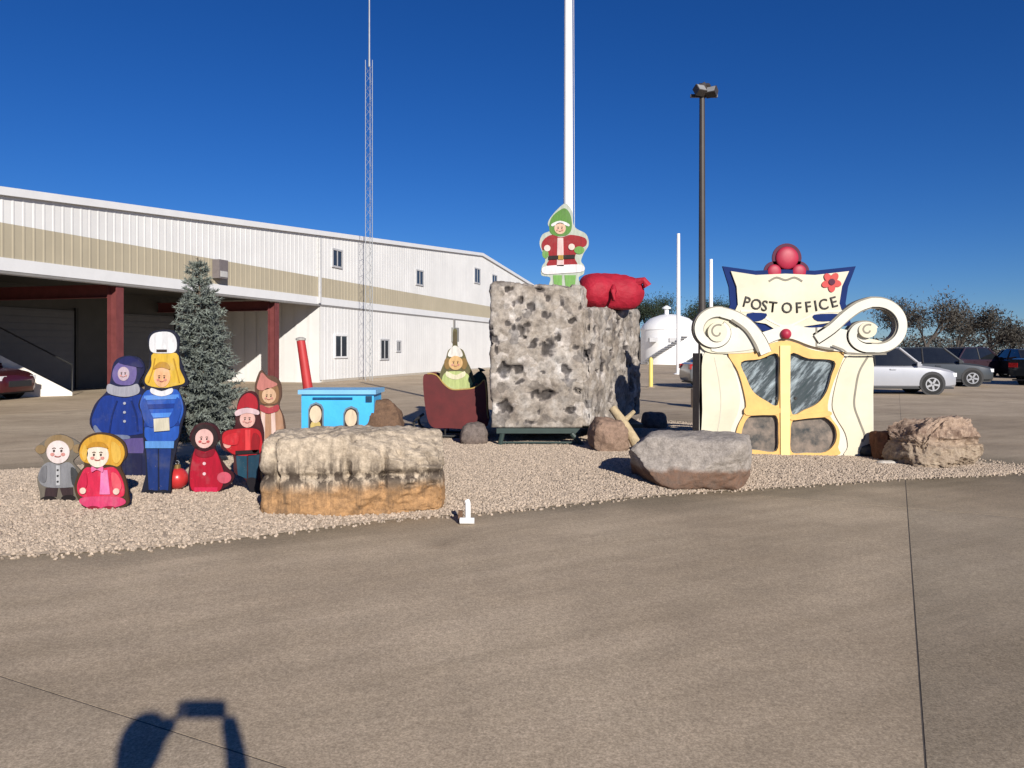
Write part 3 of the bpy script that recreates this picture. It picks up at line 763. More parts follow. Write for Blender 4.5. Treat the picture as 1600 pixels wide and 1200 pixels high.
# ------------------------------------------------------------------ rocks
def rock_mat(name, c_top, c_low, c_dark, zmix=0.35, zs=0.2, streak=0.0, scale=5.0, darkband=None, pits=0.5):
    m = bpy.data.materials.new(name); m.use_nodes = True
    t = m.node_tree; t.nodes.clear(); N = t.nodes.new; L = t.links.new
    out = N('ShaderNodeOutputMaterial'); b = N('ShaderNodeBsdfPrincipled'); L(b.outputs[0], out.inputs[0])
    tc = N('ShaderNodeTexCoord'); sp = N('ShaderNodeSeparateXYZ'); L(tc.outputs['Generated'], sp.inputs[0])
    def nz(sc, det, vec=tc.outputs['Object']):
        n = N('ShaderNodeTexNoise'); n.inputs['Scale'].default_value = sc; n.inputs['Detail'].default_value = det; n.inputs['Roughness'].default_value = 0.65; L(vec, n.inputs['Vector']); return n.outputs['Fac']
    def math_(op, a, c):
        x = N('ShaderNodeMath'); x.operation = op
        for i, v in enumerate((a, c)):
            if isinstance(v, (int, float)): x.inputs[i].default_value = v
            else: L(v, x.inputs[i])
        return x.outputs[0]
    def mix(f, a, c, bt='MIX'):
        x = N('ShaderNodeMix'); x.data_type = 'RGBA'; x.blend_type = bt
        if isinstance(f, float): x.inputs['Factor'].default_value = f
        else: L(f, x.inputs['Factor'])
        for k, v in (('A', a), ('B', c)):
            if isinstance(v, tuple): x.inputs[k].default_value = (*v, 1)
            else: L(v, x.inputs[k])
        return x.outputs['Result']
    def mr(src, a, c):
        x = N('ShaderNodeMapRange'); x.inputs['From Min'].default_value = a; x.inputs['From Max'].default_value = c; L(src, x.inputs['Value']); x.clamp = True; return x.outputs[0]
    n1 = nz(scale * 0.6, 5); n2 = nz(scale * 4, 7)
    zz = math_('ADD', sp.outputs['Z'], math_('MULTIPLY', math_('SUBTRACT', n1, 0.5), 0.35))
    c = mix(mr(zz, zmix - zs / 2, zmix + zs / 2), c_low, c_top)
    c = mix(mr(n2, 0.35, 0.7), mix(0.55, c, c_dark), c)
    if streak:
        mp = N('ShaderNodeMapping'); mp.inputs['Scale'].default_value = (7, 7, 0.5); L(tc.outputs['Object'], mp.inputs['Vector'])
        s_ = nz(1.6, 5, mp.outputs[0]); c = mix(math_('MULTIPLY', mr(s_, 0.52, 0.68), streak), c, c_dark)
    if darkband:
        z0, wdt, st_ = darkband
        dz = math_('ABSOLUTE', math_('SUBTRACT', zz, z0), 0.0); g_ = mr(dz, wdt, 0.0)
        mp = N('ShaderNodeMapping'); mp.inputs['Scale'].default_value = (9, 9, 1.2); L(tc.outputs['Object'], mp.inputs['Vector'])
        s2 = mr(nz(1.1, 4, mp.outputs[0]), 0.43, 0.53)
        c = mix(math_('MULTIPLY', math_('MULTIPLY', g_, s2), st_), c, c_dark)
    n3 = nz(scale * 16, 5); c = mix(pits, c, mix(mr(n3, 0.3, 0.65), mix(1.0, c, (0.55, 0.52, 0.5), 'MULTIPLY'), c))
    L(c, b.inputs['Base Color']); b.inputs['Roughness'].default_value = 0.92; b.inputs['Specular IOR Level'].default_value = 0.2
    bp = N('ShaderNodeBump'); bp.inputs['Strength'].default_value = 0.7; bp.inputs['Distance'].default_value = 0.02; L(n2, bp.inputs['Height']); L(bp.outputs[0], b.inputs['Normal'])
    return m
def rock_mesh(sx, sy, sz, seed, n=26, power=5.0, amp=0.10, freq=2.2, strata=0.0, groove=0.0, under=None, skew=None, cuts=14, tight=0.98):
    bm = bmesh.new(); bmesh.ops.create_cube(bm, size=2.0)
    bmesh.ops.subdivide_edges(bm, edges=bm.edges, cuts=n, use_grid_fill=True)
    off = Vector((seed * 3.7, seed * 1.3, seed * 7.1)); PL = planes_for(seed, sx, sy, sz, cuts, tight)
    for v in bm.verts:
        p = v.co.copy()
        r = (abs(p.x) ** power + abs(p.y) ** power + abs(p.z) ** power) ** (1 / power)
        p = p / r
        q = Vector((p.x * sx, p.y * sy, p.z * sz))
        nd = Vector((p.x / sx, p.y / sy, p.z / sz)).normalized()
        dsp = amp * fbm(q * freq + off, 5) + amp * 0.8 * noise.noise(q * freq * 0.45 + off * 2)
        cell = noise.cell(q * freq * 1.1 + off); dsp += amp * 0.35 * (cell - 0.5) * 0
        dsp += amp * 0.45 * fbm(q * freq * 5 + off, 4)
        for n_, off_ in PL:
            e_ = q.dot(n_) - off_
            if e_ > 0: q = q - n_ * e_ * 0.92
        if strata:
            zz = q.z * 9 + 1.2 * noise.noise(Vector((q.x * 1.5, q.y * 1.5, seed))); dsp += strata * (math.floor(zz) * 0.618 % 1.0 - 0.5) * (1 - abs(nd.z))
        if groove:
            gx = noise.noise(Vector((q.x * 9 + seed, q.y * 9, q.z * 1.0))); dsp -= groove * max(0, gx - 0.12) * 2.5 * (1 - abs(nd.z)) * (1 if p.z > -0.3 else 0.3)
        if under:
            z0, wd, am = under; e = math.exp(-((p.z - z0) / wd) ** 2)
            e *= 0.4 + 0.6 * (noise.noise(Vector((q.x * 4 + seed, 2, 0))) * 0.5 + 0.6); dsp -= am * e * (1 - abs(nd.z))
        v.co = q + nd * dsp
        if skew: v.co.x += skew[0] * v.co.z; v.co.y += skew[1] * v.co.z; v.co.z += skew[2] * v.co.x
    me = bpy.data.meshes.new('boulder'); bm.to_mesh(me); bm.free(); return me
def planes_for(seed, sx, sy, sz, cuts, tight):
    rnd = random.Random(seed * 13 + 1); out = []
    for _ in range(cuts):
        n_ = Vector((rnd.gauss(0, 1), rnd.gauss(0, 1) - 0.5, rnd.gauss(0.25, 0.75))).normalized()
        h = math.sqrt((n_.x * sx) ** 2 + (n_.y * sy) ** 2 + (n_.z * sz) ** 2); out.append((n_, h * rnd.uniform(tight, tight + 0.22)))
    return out
def rock(label, x, y, z0, dims, m, seed, rz=0.0, tilt=0.0, sink=0.06, name='boulder', **kw):
    sx, sy, sz = [v / 2 for v in dims]
    me = rock_mesh(sx, sy, sz, seed, **kw); me.name = name
    o = link(name, me, m, None, True, (x, y, z0 + sz - sink), fix=True); shadesmooth(o, 38); o.rotation_euler = (0, tilt, rz)
    return tag(o, label, 'boulder')
RM_LONG = rock_mat('banded_limestone', (0.60, 0.50, 0.38), (0.52, 0.30, 0.14), (0.06, 0.045, 0.035), 0.40, 0.14, streak=0.6, scale=4, darkband=(0.50, 0.26, 1.0), pits=0.35)
RM_GREY = rock_mat('grey_limestone', (0.42, 0.375, 0.335), (0.21, 0.12, 0.08), (0.13, 0.115, 0.10), 0.38, 0.08, scale=4)
RM_LAY = rock_mat('layered_sandstone', (0.48, 0.36, 0.27), (0.42, 0.34, 0.25), (0.10, 0.055, 0.04), 0.55, 0.3, scale=5, darkband=(0.70, 0.16, 0.7))
RM_PINK = rock_mat('pinkish_stone', (0.34, 0.23, 0.17), (0.32, 0.22, 0.16), (0.10, 0.07, 0.05), 0.4, 0.4, scale=5)
RM_BROWN = rock_mat('brown_stone', (0.20, 0.12, 0.075), (0.22, 0.14, 0.09), (0.06, 0.04, 0.03), 0.4, 0.4, scale=5)
RM_GR2 = rock_mat('dull_grey_stone', (0.22, 0.18, 0.16), (0.2, 0.15, 0.12), (0.06, 0.05, 0.045), 0.4, 0.4, scale=5)
rock('long pale boulder with orange base and dark vertical streaks, nearest the concrete', -1.53, 7.55, 0.03, (1.70, 0.80, 0.80), RM_LONG, 3, rz=R(4), n=70, power=14, amp=0.034, freq=3.0, groove=0.16, under=(0.02, 0.12, 0.075), sink=0.03, cuts=5, tight=0.95)
rock('grey flat topped boulder with brown front, before the post office', 2.08, 9.05, 0.05, (1.42, 1.05, 0.60), RM_GREY, 11, rz=R(-20), n=36, power=10, amp=0.035, freq=1.9, skew=(-0.10, 0.30, -0.03), sink=0.03, cuts=8, tight=0.80)
rock('rough layered tan boulder at the right end of the gravel', 5.75, 10.35, 0.04, (1.18, 0.72, 0.66), RM_LAY, 17, rz=R(12), n=46, power=10, amp=0.07, freq=3.0, strata=0.12, sink=0.03, cuts=7, tight=0.86)
rock('pinkish boulder under the right corner of the grey rock prop', 1.45, 11.35, 0.10, (0.58, 0.5, 0.54), RM_PINK, 23, n=18, power=4, amp=0.06)
rock('small dull brown stone before the sleigh', -0.60, 12.15, 0.1, (0.38, 0.36, 0.38), RM_GR2, 29, n=14, power=3, amp=0.04, freq=3)
rock('brown rounded stone right of the blue train car', -1.50, 8.9, 0.1, (0.42, 0.42, 0.98), RM_BROWN, 31, n=16, power=3.5, amp=0.05, freq=3)
rock('reddish brown block between the post office and the layered boulder', 5.24, 10.75, 0.05, (0.36, 0.45, 0.46), rock_mat('rust_stone', (0.17, 0.075, 0.045), (0.2, 0.1, 0.06), (0.05, 0.03, 0.02)), 37, n=14, power=6, amp=0.03)
rock('dark lump of stone in the shadow left of the post office', 2.75, 14.9, 0.06, (0.46, 0.4, 0.36), RM_GR2, 41, n=12, power=3, amp=0.04, freq=3)
rock('small flat white stone by the foot of the layered boulder', 5.02, 10.3, 0.02, (0.28, 0.16, 0.08), rock_mat('white_stone', (0.6, 0.56, 0.5), (0.55, 0.5, 0.44), (0.3, 0.27, 0.24)), 43, n=8, power=3, amp=0.015, sink=0.0)
# weathered log leaning on the pinkish boulder
LOGM = mat('weathered_log', (0.42, 0.33, 0.20), 0.9, 0.3, 9, 0.5, 30)
lg = thing('log', 'weathered tan log leaning beside the pinkish boulder', 'log', (1.7, 11.4, 0.1))
pts = [Vector((1.52, 11.62, 0.70)), Vector((1.66, 11.5, 0.5)), Vector((1.80, 11.35, 0.26)), Vector((1.88, 11.25, 0.08))]
shadesmooth(MB().tube(pts, [0.065, 0.075, 0.08, 0.09], 10).build('trunk', LOGM, lg), 60)
MB().tube([(1.66, 11.5, 0.5), (1.84, 11.56, 0.66)], [0.045, 0.03], 8).build('branch_stub', LOGM, lg)
# small white pipe elbow by the kerb
pv = gd(731, 818); wl = thing('pipe_elbow', 'small white plastic pipe elbow lying where gravel meets concrete', 'pipe', pv)
PVC = mat('white_plastic', (0.8, 0.8, 0.78), 0.35, 0.04, 6)
shadesmooth(MB().tube(smooth_line([(pv.x, pv.y, 0.0), (pv.x, pv.y, 0.17), (pv.x - 0.01, pv.y + 0.01, 0.21)], 4), 0.026, 12).build('upright', PVC, wl))
shadesmooth(MB().tube([(pv.x - 0.07, pv.y - 0.02, 0.03), (pv.x + 0.06, pv.y - 0.03, 0.03)], 0.03, 12).build('foot', PVC, wl))
MB().box((pv.x - 0.09, pv.y + 0.02, 0.005), (pv.x - 0.05, pv.y + 0.06, 0.11)).build('stake', RM_BROWN, wl)

# ------------------------------------------------------------------ grey rock prop on its green stand
def prop_mat():
    m = bpy.data.materials.new('painted_rock_shell'); m.use_nodes = True
    t = m.node_tree; t.nodes.clear(); N = t.nodes.new; L = t.links.new
    out = N('ShaderNodeOutputMaterial'); b = N('ShaderNodeBsdfPrincipled'); L(b.outputs[0], out.inputs[0])
    geo = N('ShaderNodeTexCoord')
    def nz(sc, det, ro=0.6):
        n = N('ShaderNodeTexNoise'); n.inputs['Scale'].default_value = sc; n.inputs['Detail'].default_value = det; n.inputs['Roughness'].default_value = ro; L(geo.outputs['Object'], n.inputs['Vector']); return n.outputs['Fac']
    def ramp(src, els):
        r = N('ShaderNodeValToRGB'); e = r.color_ramp.elements
        while len(e) < len(els): e.new(0.5)
        for i, (p, c) in enumerate(els): e[i].position = p; e[i].color = (*c, 1)
        L(src, r.inputs[0]); return r.outputs[0]
    def mix(f, a, c, bt='MIX'):
        x = N('ShaderNodeMix'); x.data_type = 'RGBA'; x.blend_type = bt
        if isinstance(f, float): x.inputs['Factor'].default_value = f
        else: L(f, x.inputs['Factor'])
        L(a, x.inputs['A']); L(c, x.inputs['B']); return x.outputs['Result']
    c1 = ramp(nz(3.2, 6), [(0.28, (0.20, 0.17, 0.145)), (0.46, (0.30, 0.265, 0.23)), (0.6, (0.36, 0.33, 0.30)), (0.74, (0.46, 0.44, 0.415))])
    c2 = ramp(nz(13, 7, 0.75), [(0.3, (0.55, 0.55, 0.55)), (0.48, (0.92, 0.92, 0.92)), (0.7, (1.4, 1.4, 1.4))])
    c = mix(1.0, c1, c2, 'MULTIPLY')
    vo = N('ShaderNodeTexVoronoi'); vo.feature = 'F1'; vo.inputs['Scale'].default_value = 5.5; vo.inputs['Randomness'].default_value = 1.0
    wv = N('ShaderNodeVectorMath'); wv.operation = 'ADD'; nv = N('ShaderNodeTexNoise'); nv.inputs['Scale'].default_value = 4; L(geo.outputs['Object'], nv.inputs['Vector'])
    sv = N('ShaderNodeVectorMath'); sv.operation = 'SCALE'; sv.inputs['Scale'].default_value = 0.35; L(nv.outputs['Color'], sv.inputs[0]); L(geo.outputs['Object'], wv.inputs[0]); L(sv.outputs[0], wv.inputs[1]); L(wv.outputs[0], vo.inputs['Vector'])
    sx = N('ShaderNodeSeparateColor'); L(vo.outputs['Color'], sx.inputs[0])
    cel = ramp(sx.outputs[0], [(0.0, (0.50, 0.50, 0.52)), (0.18, (0.80, 0.78, 0.75)), (0.5, (1.0, 0.97, 0.93)), (0.82, (1.06, 1.05, 1.03)), (0.95, (1.35, 1.36, 1.38))])
    c = mix(0.85, c, cel, 'MULTIPLY')
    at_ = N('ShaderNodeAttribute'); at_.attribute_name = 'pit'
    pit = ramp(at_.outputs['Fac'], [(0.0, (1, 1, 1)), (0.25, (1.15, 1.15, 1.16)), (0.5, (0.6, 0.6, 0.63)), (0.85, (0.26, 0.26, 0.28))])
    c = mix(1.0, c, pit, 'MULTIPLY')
    L(c, b.inputs['Base Color']); b.inputs['Roughness'].default_value = 0.9; b.inputs['Specular IOR Level'].default_value = 0.2
    bp = N('ShaderNodeBump'); bp.inputs['Strength'].default_value = 0.6; bp.inputs['Distance'].default_value = 0.02; L(nz(22, 6), bp.inputs['Height']); L(bp.outputs[0], b.inputs['Normal'])
    return m
PROPM = prop_mat()
rp = thing('rock_prop', 'big grey pitted rock shaped prop raised on a green metal stand', 'rock prop', (0.9, 13, 0.1))
def shell(name, foot, z0, z1, seed, pits, top_slope=(0, 0)):
    """rough block over a footprint polygon, with rounded dents"""
    rnd = random.Random(seed); me = bpy.data.meshes.new(name)
    n = len(foot); seg = 54; hz = 78; tn = 20; vs = []; fs = []; m = n * seg
    ring = []
    for i in range(n):
        a = Vector(foot[i]); b = Vector(foot[(i + 1) % n])
        for k in range(seg): ring.append(a + (b - a) * k / seg)
    cx = sum(p.x for p in ring) / m; cy = sum(p.y for p in ring) / m; C = Vector((cx, cy))
    # soften corners
    for _ in range(2): ring = [(ring[i - 1] + ring[i] * 2 + ring[(i + 1) % m]) / 4 for i in range(m)]
    P = []; NRM = []
    def ztopf(p): return z1 + top_slope[0] * (p.x - cx) + top_slope[1] * (p.y - cy)
    for j in range(hz + 1):
        for i in range(m):
            p = ring[i]; zt = ztopf(p); z = z0 + (zt - z0) * j / hz
            tg = ring[(i + 1) % m] - ring[i - 1]; nn = Vector((tg.y, -tg.x, 0)).normalized()
            P.append(Vector((p.x, p.y, z))); NRM.append((nn + Vector((0, 0, 0.8 if j == hz else 0))).normalized())
    for k in range(1, tn):
        f = 1 - k / tn
        for i in range(m):
            p = C + (ring[i] - C) * f; P.append(Vector((p.x, p.y, ztopf(p) + 0.04))); NRM.append(Vector((0, 0, 1)))
    P.append(Vector((cx, cy, z1 + 0.05))); NRM.append(Vector((0, 0, 1)))
    rows = hz + tn
    for j in range(rows - 0):
        if j >= hz + tn - 1: break
        for i in range(m): i2 = (i + 1) % m; fs.append((j * m + i, j * m + i2, (j + 1) * m + i2, (j + 1) * m + i))
    last = (hz + tn - 1) * m
    for i in range(m): fs.append((last + i, last + (i + 1) % m, len(P) - 1))
    fs.append(tuple(range(m))[::-1])
    val = []; out = []
    for p, nn in zip(P, NRM):
        edge = max(0, 1 - (p.z - z0) / 0.15)
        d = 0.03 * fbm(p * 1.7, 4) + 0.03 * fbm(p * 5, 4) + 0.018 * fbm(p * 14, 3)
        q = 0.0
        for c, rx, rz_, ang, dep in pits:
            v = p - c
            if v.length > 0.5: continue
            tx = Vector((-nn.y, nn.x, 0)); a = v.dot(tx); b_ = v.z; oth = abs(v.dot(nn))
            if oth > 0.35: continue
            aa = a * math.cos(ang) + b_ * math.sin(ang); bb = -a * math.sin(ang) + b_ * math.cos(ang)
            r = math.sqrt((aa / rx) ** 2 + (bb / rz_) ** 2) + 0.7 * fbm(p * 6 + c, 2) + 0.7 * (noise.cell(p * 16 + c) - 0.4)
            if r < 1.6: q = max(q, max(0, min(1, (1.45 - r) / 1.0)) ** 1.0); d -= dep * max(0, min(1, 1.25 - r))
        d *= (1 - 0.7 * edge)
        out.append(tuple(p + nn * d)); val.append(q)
    me.from_pydata(out, [], fs); me.update()
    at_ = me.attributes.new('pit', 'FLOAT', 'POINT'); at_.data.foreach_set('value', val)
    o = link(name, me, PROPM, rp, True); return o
def pit(px, py, d, rx, ry, ang=0.0, dep=0.09):
    return (at(px, py, d), 0.74 * rx / F * d, 0.74 * ry / F * d, ang, dep * 0.8)
# front face lies at depth 12, the right face runs back from the corner
fpits = [pit(812, 470, 12, 11, 9), pit(826, 478, 12, 8, 8), pit(815, 515, 12, 11, 12), pit(855, 543, 12, 15, 12, 0.7), pit(786, 577, 12, 10, 10), pit(883, 578, 12, 9, 13, 0.2),
         pit(808, 575, 12, 12, 7), pit(845, 617, 12, 17, 8), pit(787, 634, 12, 11, 9), pit(768, 525, 12, 8, 12), pit(868, 528, 12, 7, 9), pit(845, 450, 12, 7, 6), pit(895, 500, 12, 7, 5), pit(890, 640, 12, 7, 5), pit(830, 660, 12, 9, 4), pit(795, 452, 12, 6, 5), pit(903, 610, 12, 6, 5)]
_r = random.Random(9)
fpits += [pit(_r.uniform(772, 910), _r.uniform(455, 664), 12, _r.uniform(4, 11), _r.uniform(2, 5), _r.uniform(0, 3), 0.04) for _ in range(18)]
def rpx(px, py):
    # right face: line (1.18,12)-(2.4,14.4)
    k = (px - 800) / F; d = (1.18 * 2.4 - 12 * 1.22) / (2.4 - 1.22 / k) / k if False else None
    # X = 1.18 + t*1.22 ; d = 12 + t*2.4 ; X = k d
    t = (1.18 - 12 * k) / (2.4 * k - 1.22); return 12 + 2.4 * t
rp_list = [(925, 515, 6, 8), (922, 550, 8, 13), (940, 575, 7, 12), (953, 622, 8, 9), (965, 500, 9, 8), (966, 522, 8, 8), (975, 545, 7, 10), (990, 560, 7, 16), (985, 600, 8, 14), (992, 630, 7, 14), (940, 530, 5, 6), (985, 495, 7, 7), (945, 650, 6, 5), (972, 585, 7, 7)]
rp_list += [(_r.uniform(925, 992), _r.uniform(492, 650), _r.uniform(3, 6), _r.uniform(3, 8)) for _ in range(16)]
rpits = [pit(px, py, rpx(px, py), rx * 1.15, ry, 0, 0.08) for px, py, rx, ry in rp_list]
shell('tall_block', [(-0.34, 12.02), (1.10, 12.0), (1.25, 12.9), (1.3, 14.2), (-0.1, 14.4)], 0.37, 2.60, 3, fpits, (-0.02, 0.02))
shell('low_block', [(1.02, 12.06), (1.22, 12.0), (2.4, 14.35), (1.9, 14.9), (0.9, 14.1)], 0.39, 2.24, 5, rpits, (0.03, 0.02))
GRN = mat('dark_green_steel', (0.03, 0.05, 0.045), 0.5, 0.2, 5)
zg = 0.09
MB().box((-0.24, 11.93, 0.285), (1.06, 12.0, 0.36)).build('rail', GRN, rp)
MB().box((-0.22, 13.85, 0.27), (1.05, 13.93, 0.335)).build('rail', GRN, rp)
MB().box((1.06, 12.9, 0.27), (2.2, 14.2, 0.335)).build('deck', GRN, rp)
MB().box((-0.2, 12.002, 0.30), (1.0, 13.84, 0.362)).build('deck', GRN, rp)
for xa, xb, y in ((-0.15, -0.2, 11.88), (0.92, 1.14, 11.88), (-0.15, -0.18, 13.9), (0.95, 1.12, 13.9), (2.1, 2.15, 14.1)):
    MB().tube([(xa, y, 0.29), (xb, y, 0.05)], 0.04, 8).build('leg', GRN, rp)
    MB().box((xb - 0.09, y - 0.07, 0.08), (xb + 0.09, y + 0.07, 0.115)).build('foot', GRN, rp)
MB().tube([(-0.19, 11.88, 0.15), (1.08, 11.88, 0.15)], 0.018, 6).build('brace', GRN, rp)

# red sack
def blob(name, label, cat, comps, m, res=0.05, freq=3.0, amp=0.03, parent=None, zmin=None):
    """soft lumpy body from blended spheres (metaball-like shell by shrink of an icosphere)"""
    c = sum((Vector(q[0]) for q in comps), Vector()) / len(comps)
    bm = bmesh.new(); bmesh.ops.create_icosphere(bm, subdivisions=5, radius=1.0)
    for v in bm.verts:
        d = v.co.normalized(); lo, hi = 0.0, 4.0
        def fld(t):
            p = c + d * t; s_ = 0
            for q, r in comps: s_ += math.exp(2.2 * (1 - sum(((p[i] - q[i]) / r[i]) ** 2 for i in range(3)) ** 0.5 * 1.0) * 2)
            return s_ - 1
        for _ in range(22):
            mid = (lo + hi) / 2
            if fld(mid) > 0: lo = mid
            else: hi = mid
        p = c + d * lo; p += d * (amp * fbm(p * freq, 4) + amp * 0.8 * abs(noise.noise(p * freq * 2.3)))
        if zmin is not None and p.z < zmin: p.z = zmin + 0.15 * (p.z - zmin)
        v.co = p
    me = bpy.data.meshes.new(name); bm.to_mesh(me); bm.free()
    return link(name, me, m, parent, True)
REDC = mat('red_sack_cloth', (0.34, 0.008, 0.025), 0.7, 0.2, 5, 0.5, 26, dist=0.02)
sk = thing('red_sack', 'bulging crimson sack lying on top of the grey rock prop', 'sack', (1.7, 13.2, 2.27))
blob('bag', '', '', [((1.42, 13.1, 2.56), (0.33, 0.34, 0.31)), ((1.92, 13.25, 2.54), (0.36, 0.34, 0.30)), ((1.66, 13.3, 2.58), (0.30, 0.3, 0.27))], REDC, amp=0.028, freq=2.6, parent=sk, zmin=2.28)
neck = [(1.70, 12.86, 2.66), (1.69, 12.76, 2.56), (1.68, 12.74, 2.40)]
shadesmooth(MB().tube(neck, [0.03, 0.055, 0.035], 10).build('gathered_fold', REDC, sk), 60)
MB().tube([(2.12, 13.1, 2.72), (2.24, 13.05, 2.76), (2.3, 13.05, 2.66)], [0.09, 0.06, 0.08], 8).build('tied_neck', REDC, sk)

# ------------------------------------------------------------------ sleigh
SLM = mat('maroon_sleigh_paint', (0.095, 0.009, 0.010), 0.55, 0.25, 5)  # maroon darkened in place of the rock prop's shade
SD = 12.7
slg = thing('sleigh', 'dark maroon wooden sleigh with curled front in the shade of the rock prop', 'sleigh', (-0.85, SD + 0.2, 0.1))
side = smooth_loop(pxz([(661, 592), (668, 584), (682, 586), (694, 600), (706, 608), (724, 608), (740, 606), (750, 600), (758, 596), (761, 640), (758, 668), (700, 669), (674, 666), (665, 640)], SD), 5)
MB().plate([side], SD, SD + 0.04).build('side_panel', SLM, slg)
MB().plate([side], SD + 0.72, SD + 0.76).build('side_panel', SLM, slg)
MB().plate([ribbon([p for p in side[5:48]], 0.02)], SD - 0.012, SD - 0.001).build('trim', paint((196, 160, 90)), slg)
fl = pxz([(690, 660), (752, 660)], SD)
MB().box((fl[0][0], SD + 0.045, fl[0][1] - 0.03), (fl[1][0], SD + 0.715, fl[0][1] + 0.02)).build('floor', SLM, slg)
fr = smooth_line(pxz([(668, 590), (676, 592), (680, 620), (690, 655)], SD), 5)
for i in range(len(fr) - 1):
    (xa, za), (xb, zb_) = fr[i], fr[i + 1]
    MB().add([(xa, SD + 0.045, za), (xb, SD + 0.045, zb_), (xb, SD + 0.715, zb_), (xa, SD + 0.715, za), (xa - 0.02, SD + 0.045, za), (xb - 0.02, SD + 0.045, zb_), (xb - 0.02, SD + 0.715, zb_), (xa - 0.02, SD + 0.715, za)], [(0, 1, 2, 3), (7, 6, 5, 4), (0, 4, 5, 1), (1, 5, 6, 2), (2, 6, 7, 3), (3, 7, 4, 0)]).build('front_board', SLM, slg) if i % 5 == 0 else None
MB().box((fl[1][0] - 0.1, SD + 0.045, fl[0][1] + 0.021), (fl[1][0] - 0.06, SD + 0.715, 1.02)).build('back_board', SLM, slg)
for y in (SD + 0.06, SD + 0.70):
    run = smooth_line([(p[0], y, p[1]) for p in pxz([(655, 652), (646, 660), (652, 674), (680, 681), (735, 683), (761, 683)], SD)], 5)
    MB().tube(run, 0.022, 8).build('runner', BLK, slg)
    for px in (695, 722, 748):
        a = pxz([(px, 664), (px, 682)], SD); MB().tube([(a[0][0], y, a[0][1]), (a[1][0], y, a[1][1])], 0.016, 6).build('strut', BLK, slg)
gs = thing('green_sack', 'dark green bundle riding at the back of the sleigh', 'sack', (-0.5, SD + 0.35, 0.4))
blob('bag', '', '', [((-0.60, SD + 0.45, 0.80), (0.16, 0.2, 0.34)), ((-0.55, SD + 0.45, 1.0), (0.12, 0.16, 0.2))], mat('dark_green_cloth', (0.012, 0.045, 0.03), 0.8, 0.2, 6, 0.4), amp=0.03, parent=gs, zmin=0.38)
MB().tube([(-0.55, SD + 0.45, 1.14), (-0.54, SD + 0.45, 1.2), (-0.52, SD + 0.44, 1.25)], [0.05, 0.03, 0.07], 8).build('tied_neck', mat('dark_green_cloth_tie', (0.012, 0.045, 0.03), 0.8), gs)

# ------------------------------------------------------------------ painted plywood figures
PLY = mat('bare_plywood', (0.42, 0.31, 0.19), 0.85, 0.2, 8, 0.2)
STEP = 0.008
def figure(name, label, d, base_px, board, board_rgb, parts, zb=None, stake=True, cat='cutout', depthlean=0.0):
    x0 = (base_px[0] - 800) / F * d; z0 = CAM_H + (HORIZON - base_px[1]) / F * d
    t = thing(name, label, cat, (x0, d, z0), 0, 'painted plywood holiday figures')
    MB().plate([pxz(board, d)], d, d + 0.022).build('board', paint(board_rgb), t)
    for nm, rgb, k, loop in parts:
        mb = MB(); loops = loop if isinstance(loop[0], list) else [loop]
        for lp in loops: mb.plate([pxz(lp, d)], d - STEP * k, d - STEP * (k - 1) - 0.0008 if k > 1 else d + 0.001)
        mb.build(nm, paint(rgb), t)
    if stake:
        zt = CAM_H + (HORIZON - (base_px[1] - (base_px[1] - min(p[1] for p in board)) * 0.55)) / F * d
        MB().box((x0 - 0.02, d + 0.0235, z0 - 0.12), (x0 + 0.02, d + 0.06, zt)).build('stake', PLY, t)
        MB().tube([(x0, d + 0.06, zt - 0.05), (x0, d + 0.06 + (zt - z0) * 0.55, z0 - 0.05)], 0.014, 6).build('brace', PLY, t)
    return t
S = smooth_loop
SKIN, DARK = (236, 205, 186), (74, 60, 58)
def face(cx, cy, s, k, skin=SKIN, cheek=(224, 150, 140)):
    """generic dot eyes and a smile; s is the face half-width in photo pixels"""
    sm = [(cx + s * 0.30 * math.cos(R(a)), cy + s * 0.32 + s * 0.14 * math.sin(R(a))) for a in range(20, 161, 20)]
    brow = lambda sg: ribbon([(cx + sg * s * 0.52, cy - s * 0.34), (cx + sg * s * 0.36, cy - s * 0.42), (cx + sg * s * 0.2, cy - s * 0.36)], s * 0.07)
    return [('cheek', cheek, k, [ell(cx - s * 0.52, cy + s * 0.22, s * 0.2, s * 0.16, 10)]), ('cheek', cheek, k, [ell(cx + s * 0.52, cy + s * 0.22, s * 0.2, s * 0.16, 10)]), ('brow', (110, 80, 60), k, [brow(-1)]), ('brow', (110, 80, 60), k, [brow(1)]), ('eye', DARK, k, [ell(cx - s * 0.36, cy - s * 0.12, s * 0.10, s * 0.13, 10)]), ('eye', DARK, k, [ell(cx + s * 0.36, cy - s * 0.12, s * 0.10, s * 0.13, 10)]),
            ('mouth', (176, 96, 88), k, [ribbon(sm, s * 0.10)])]
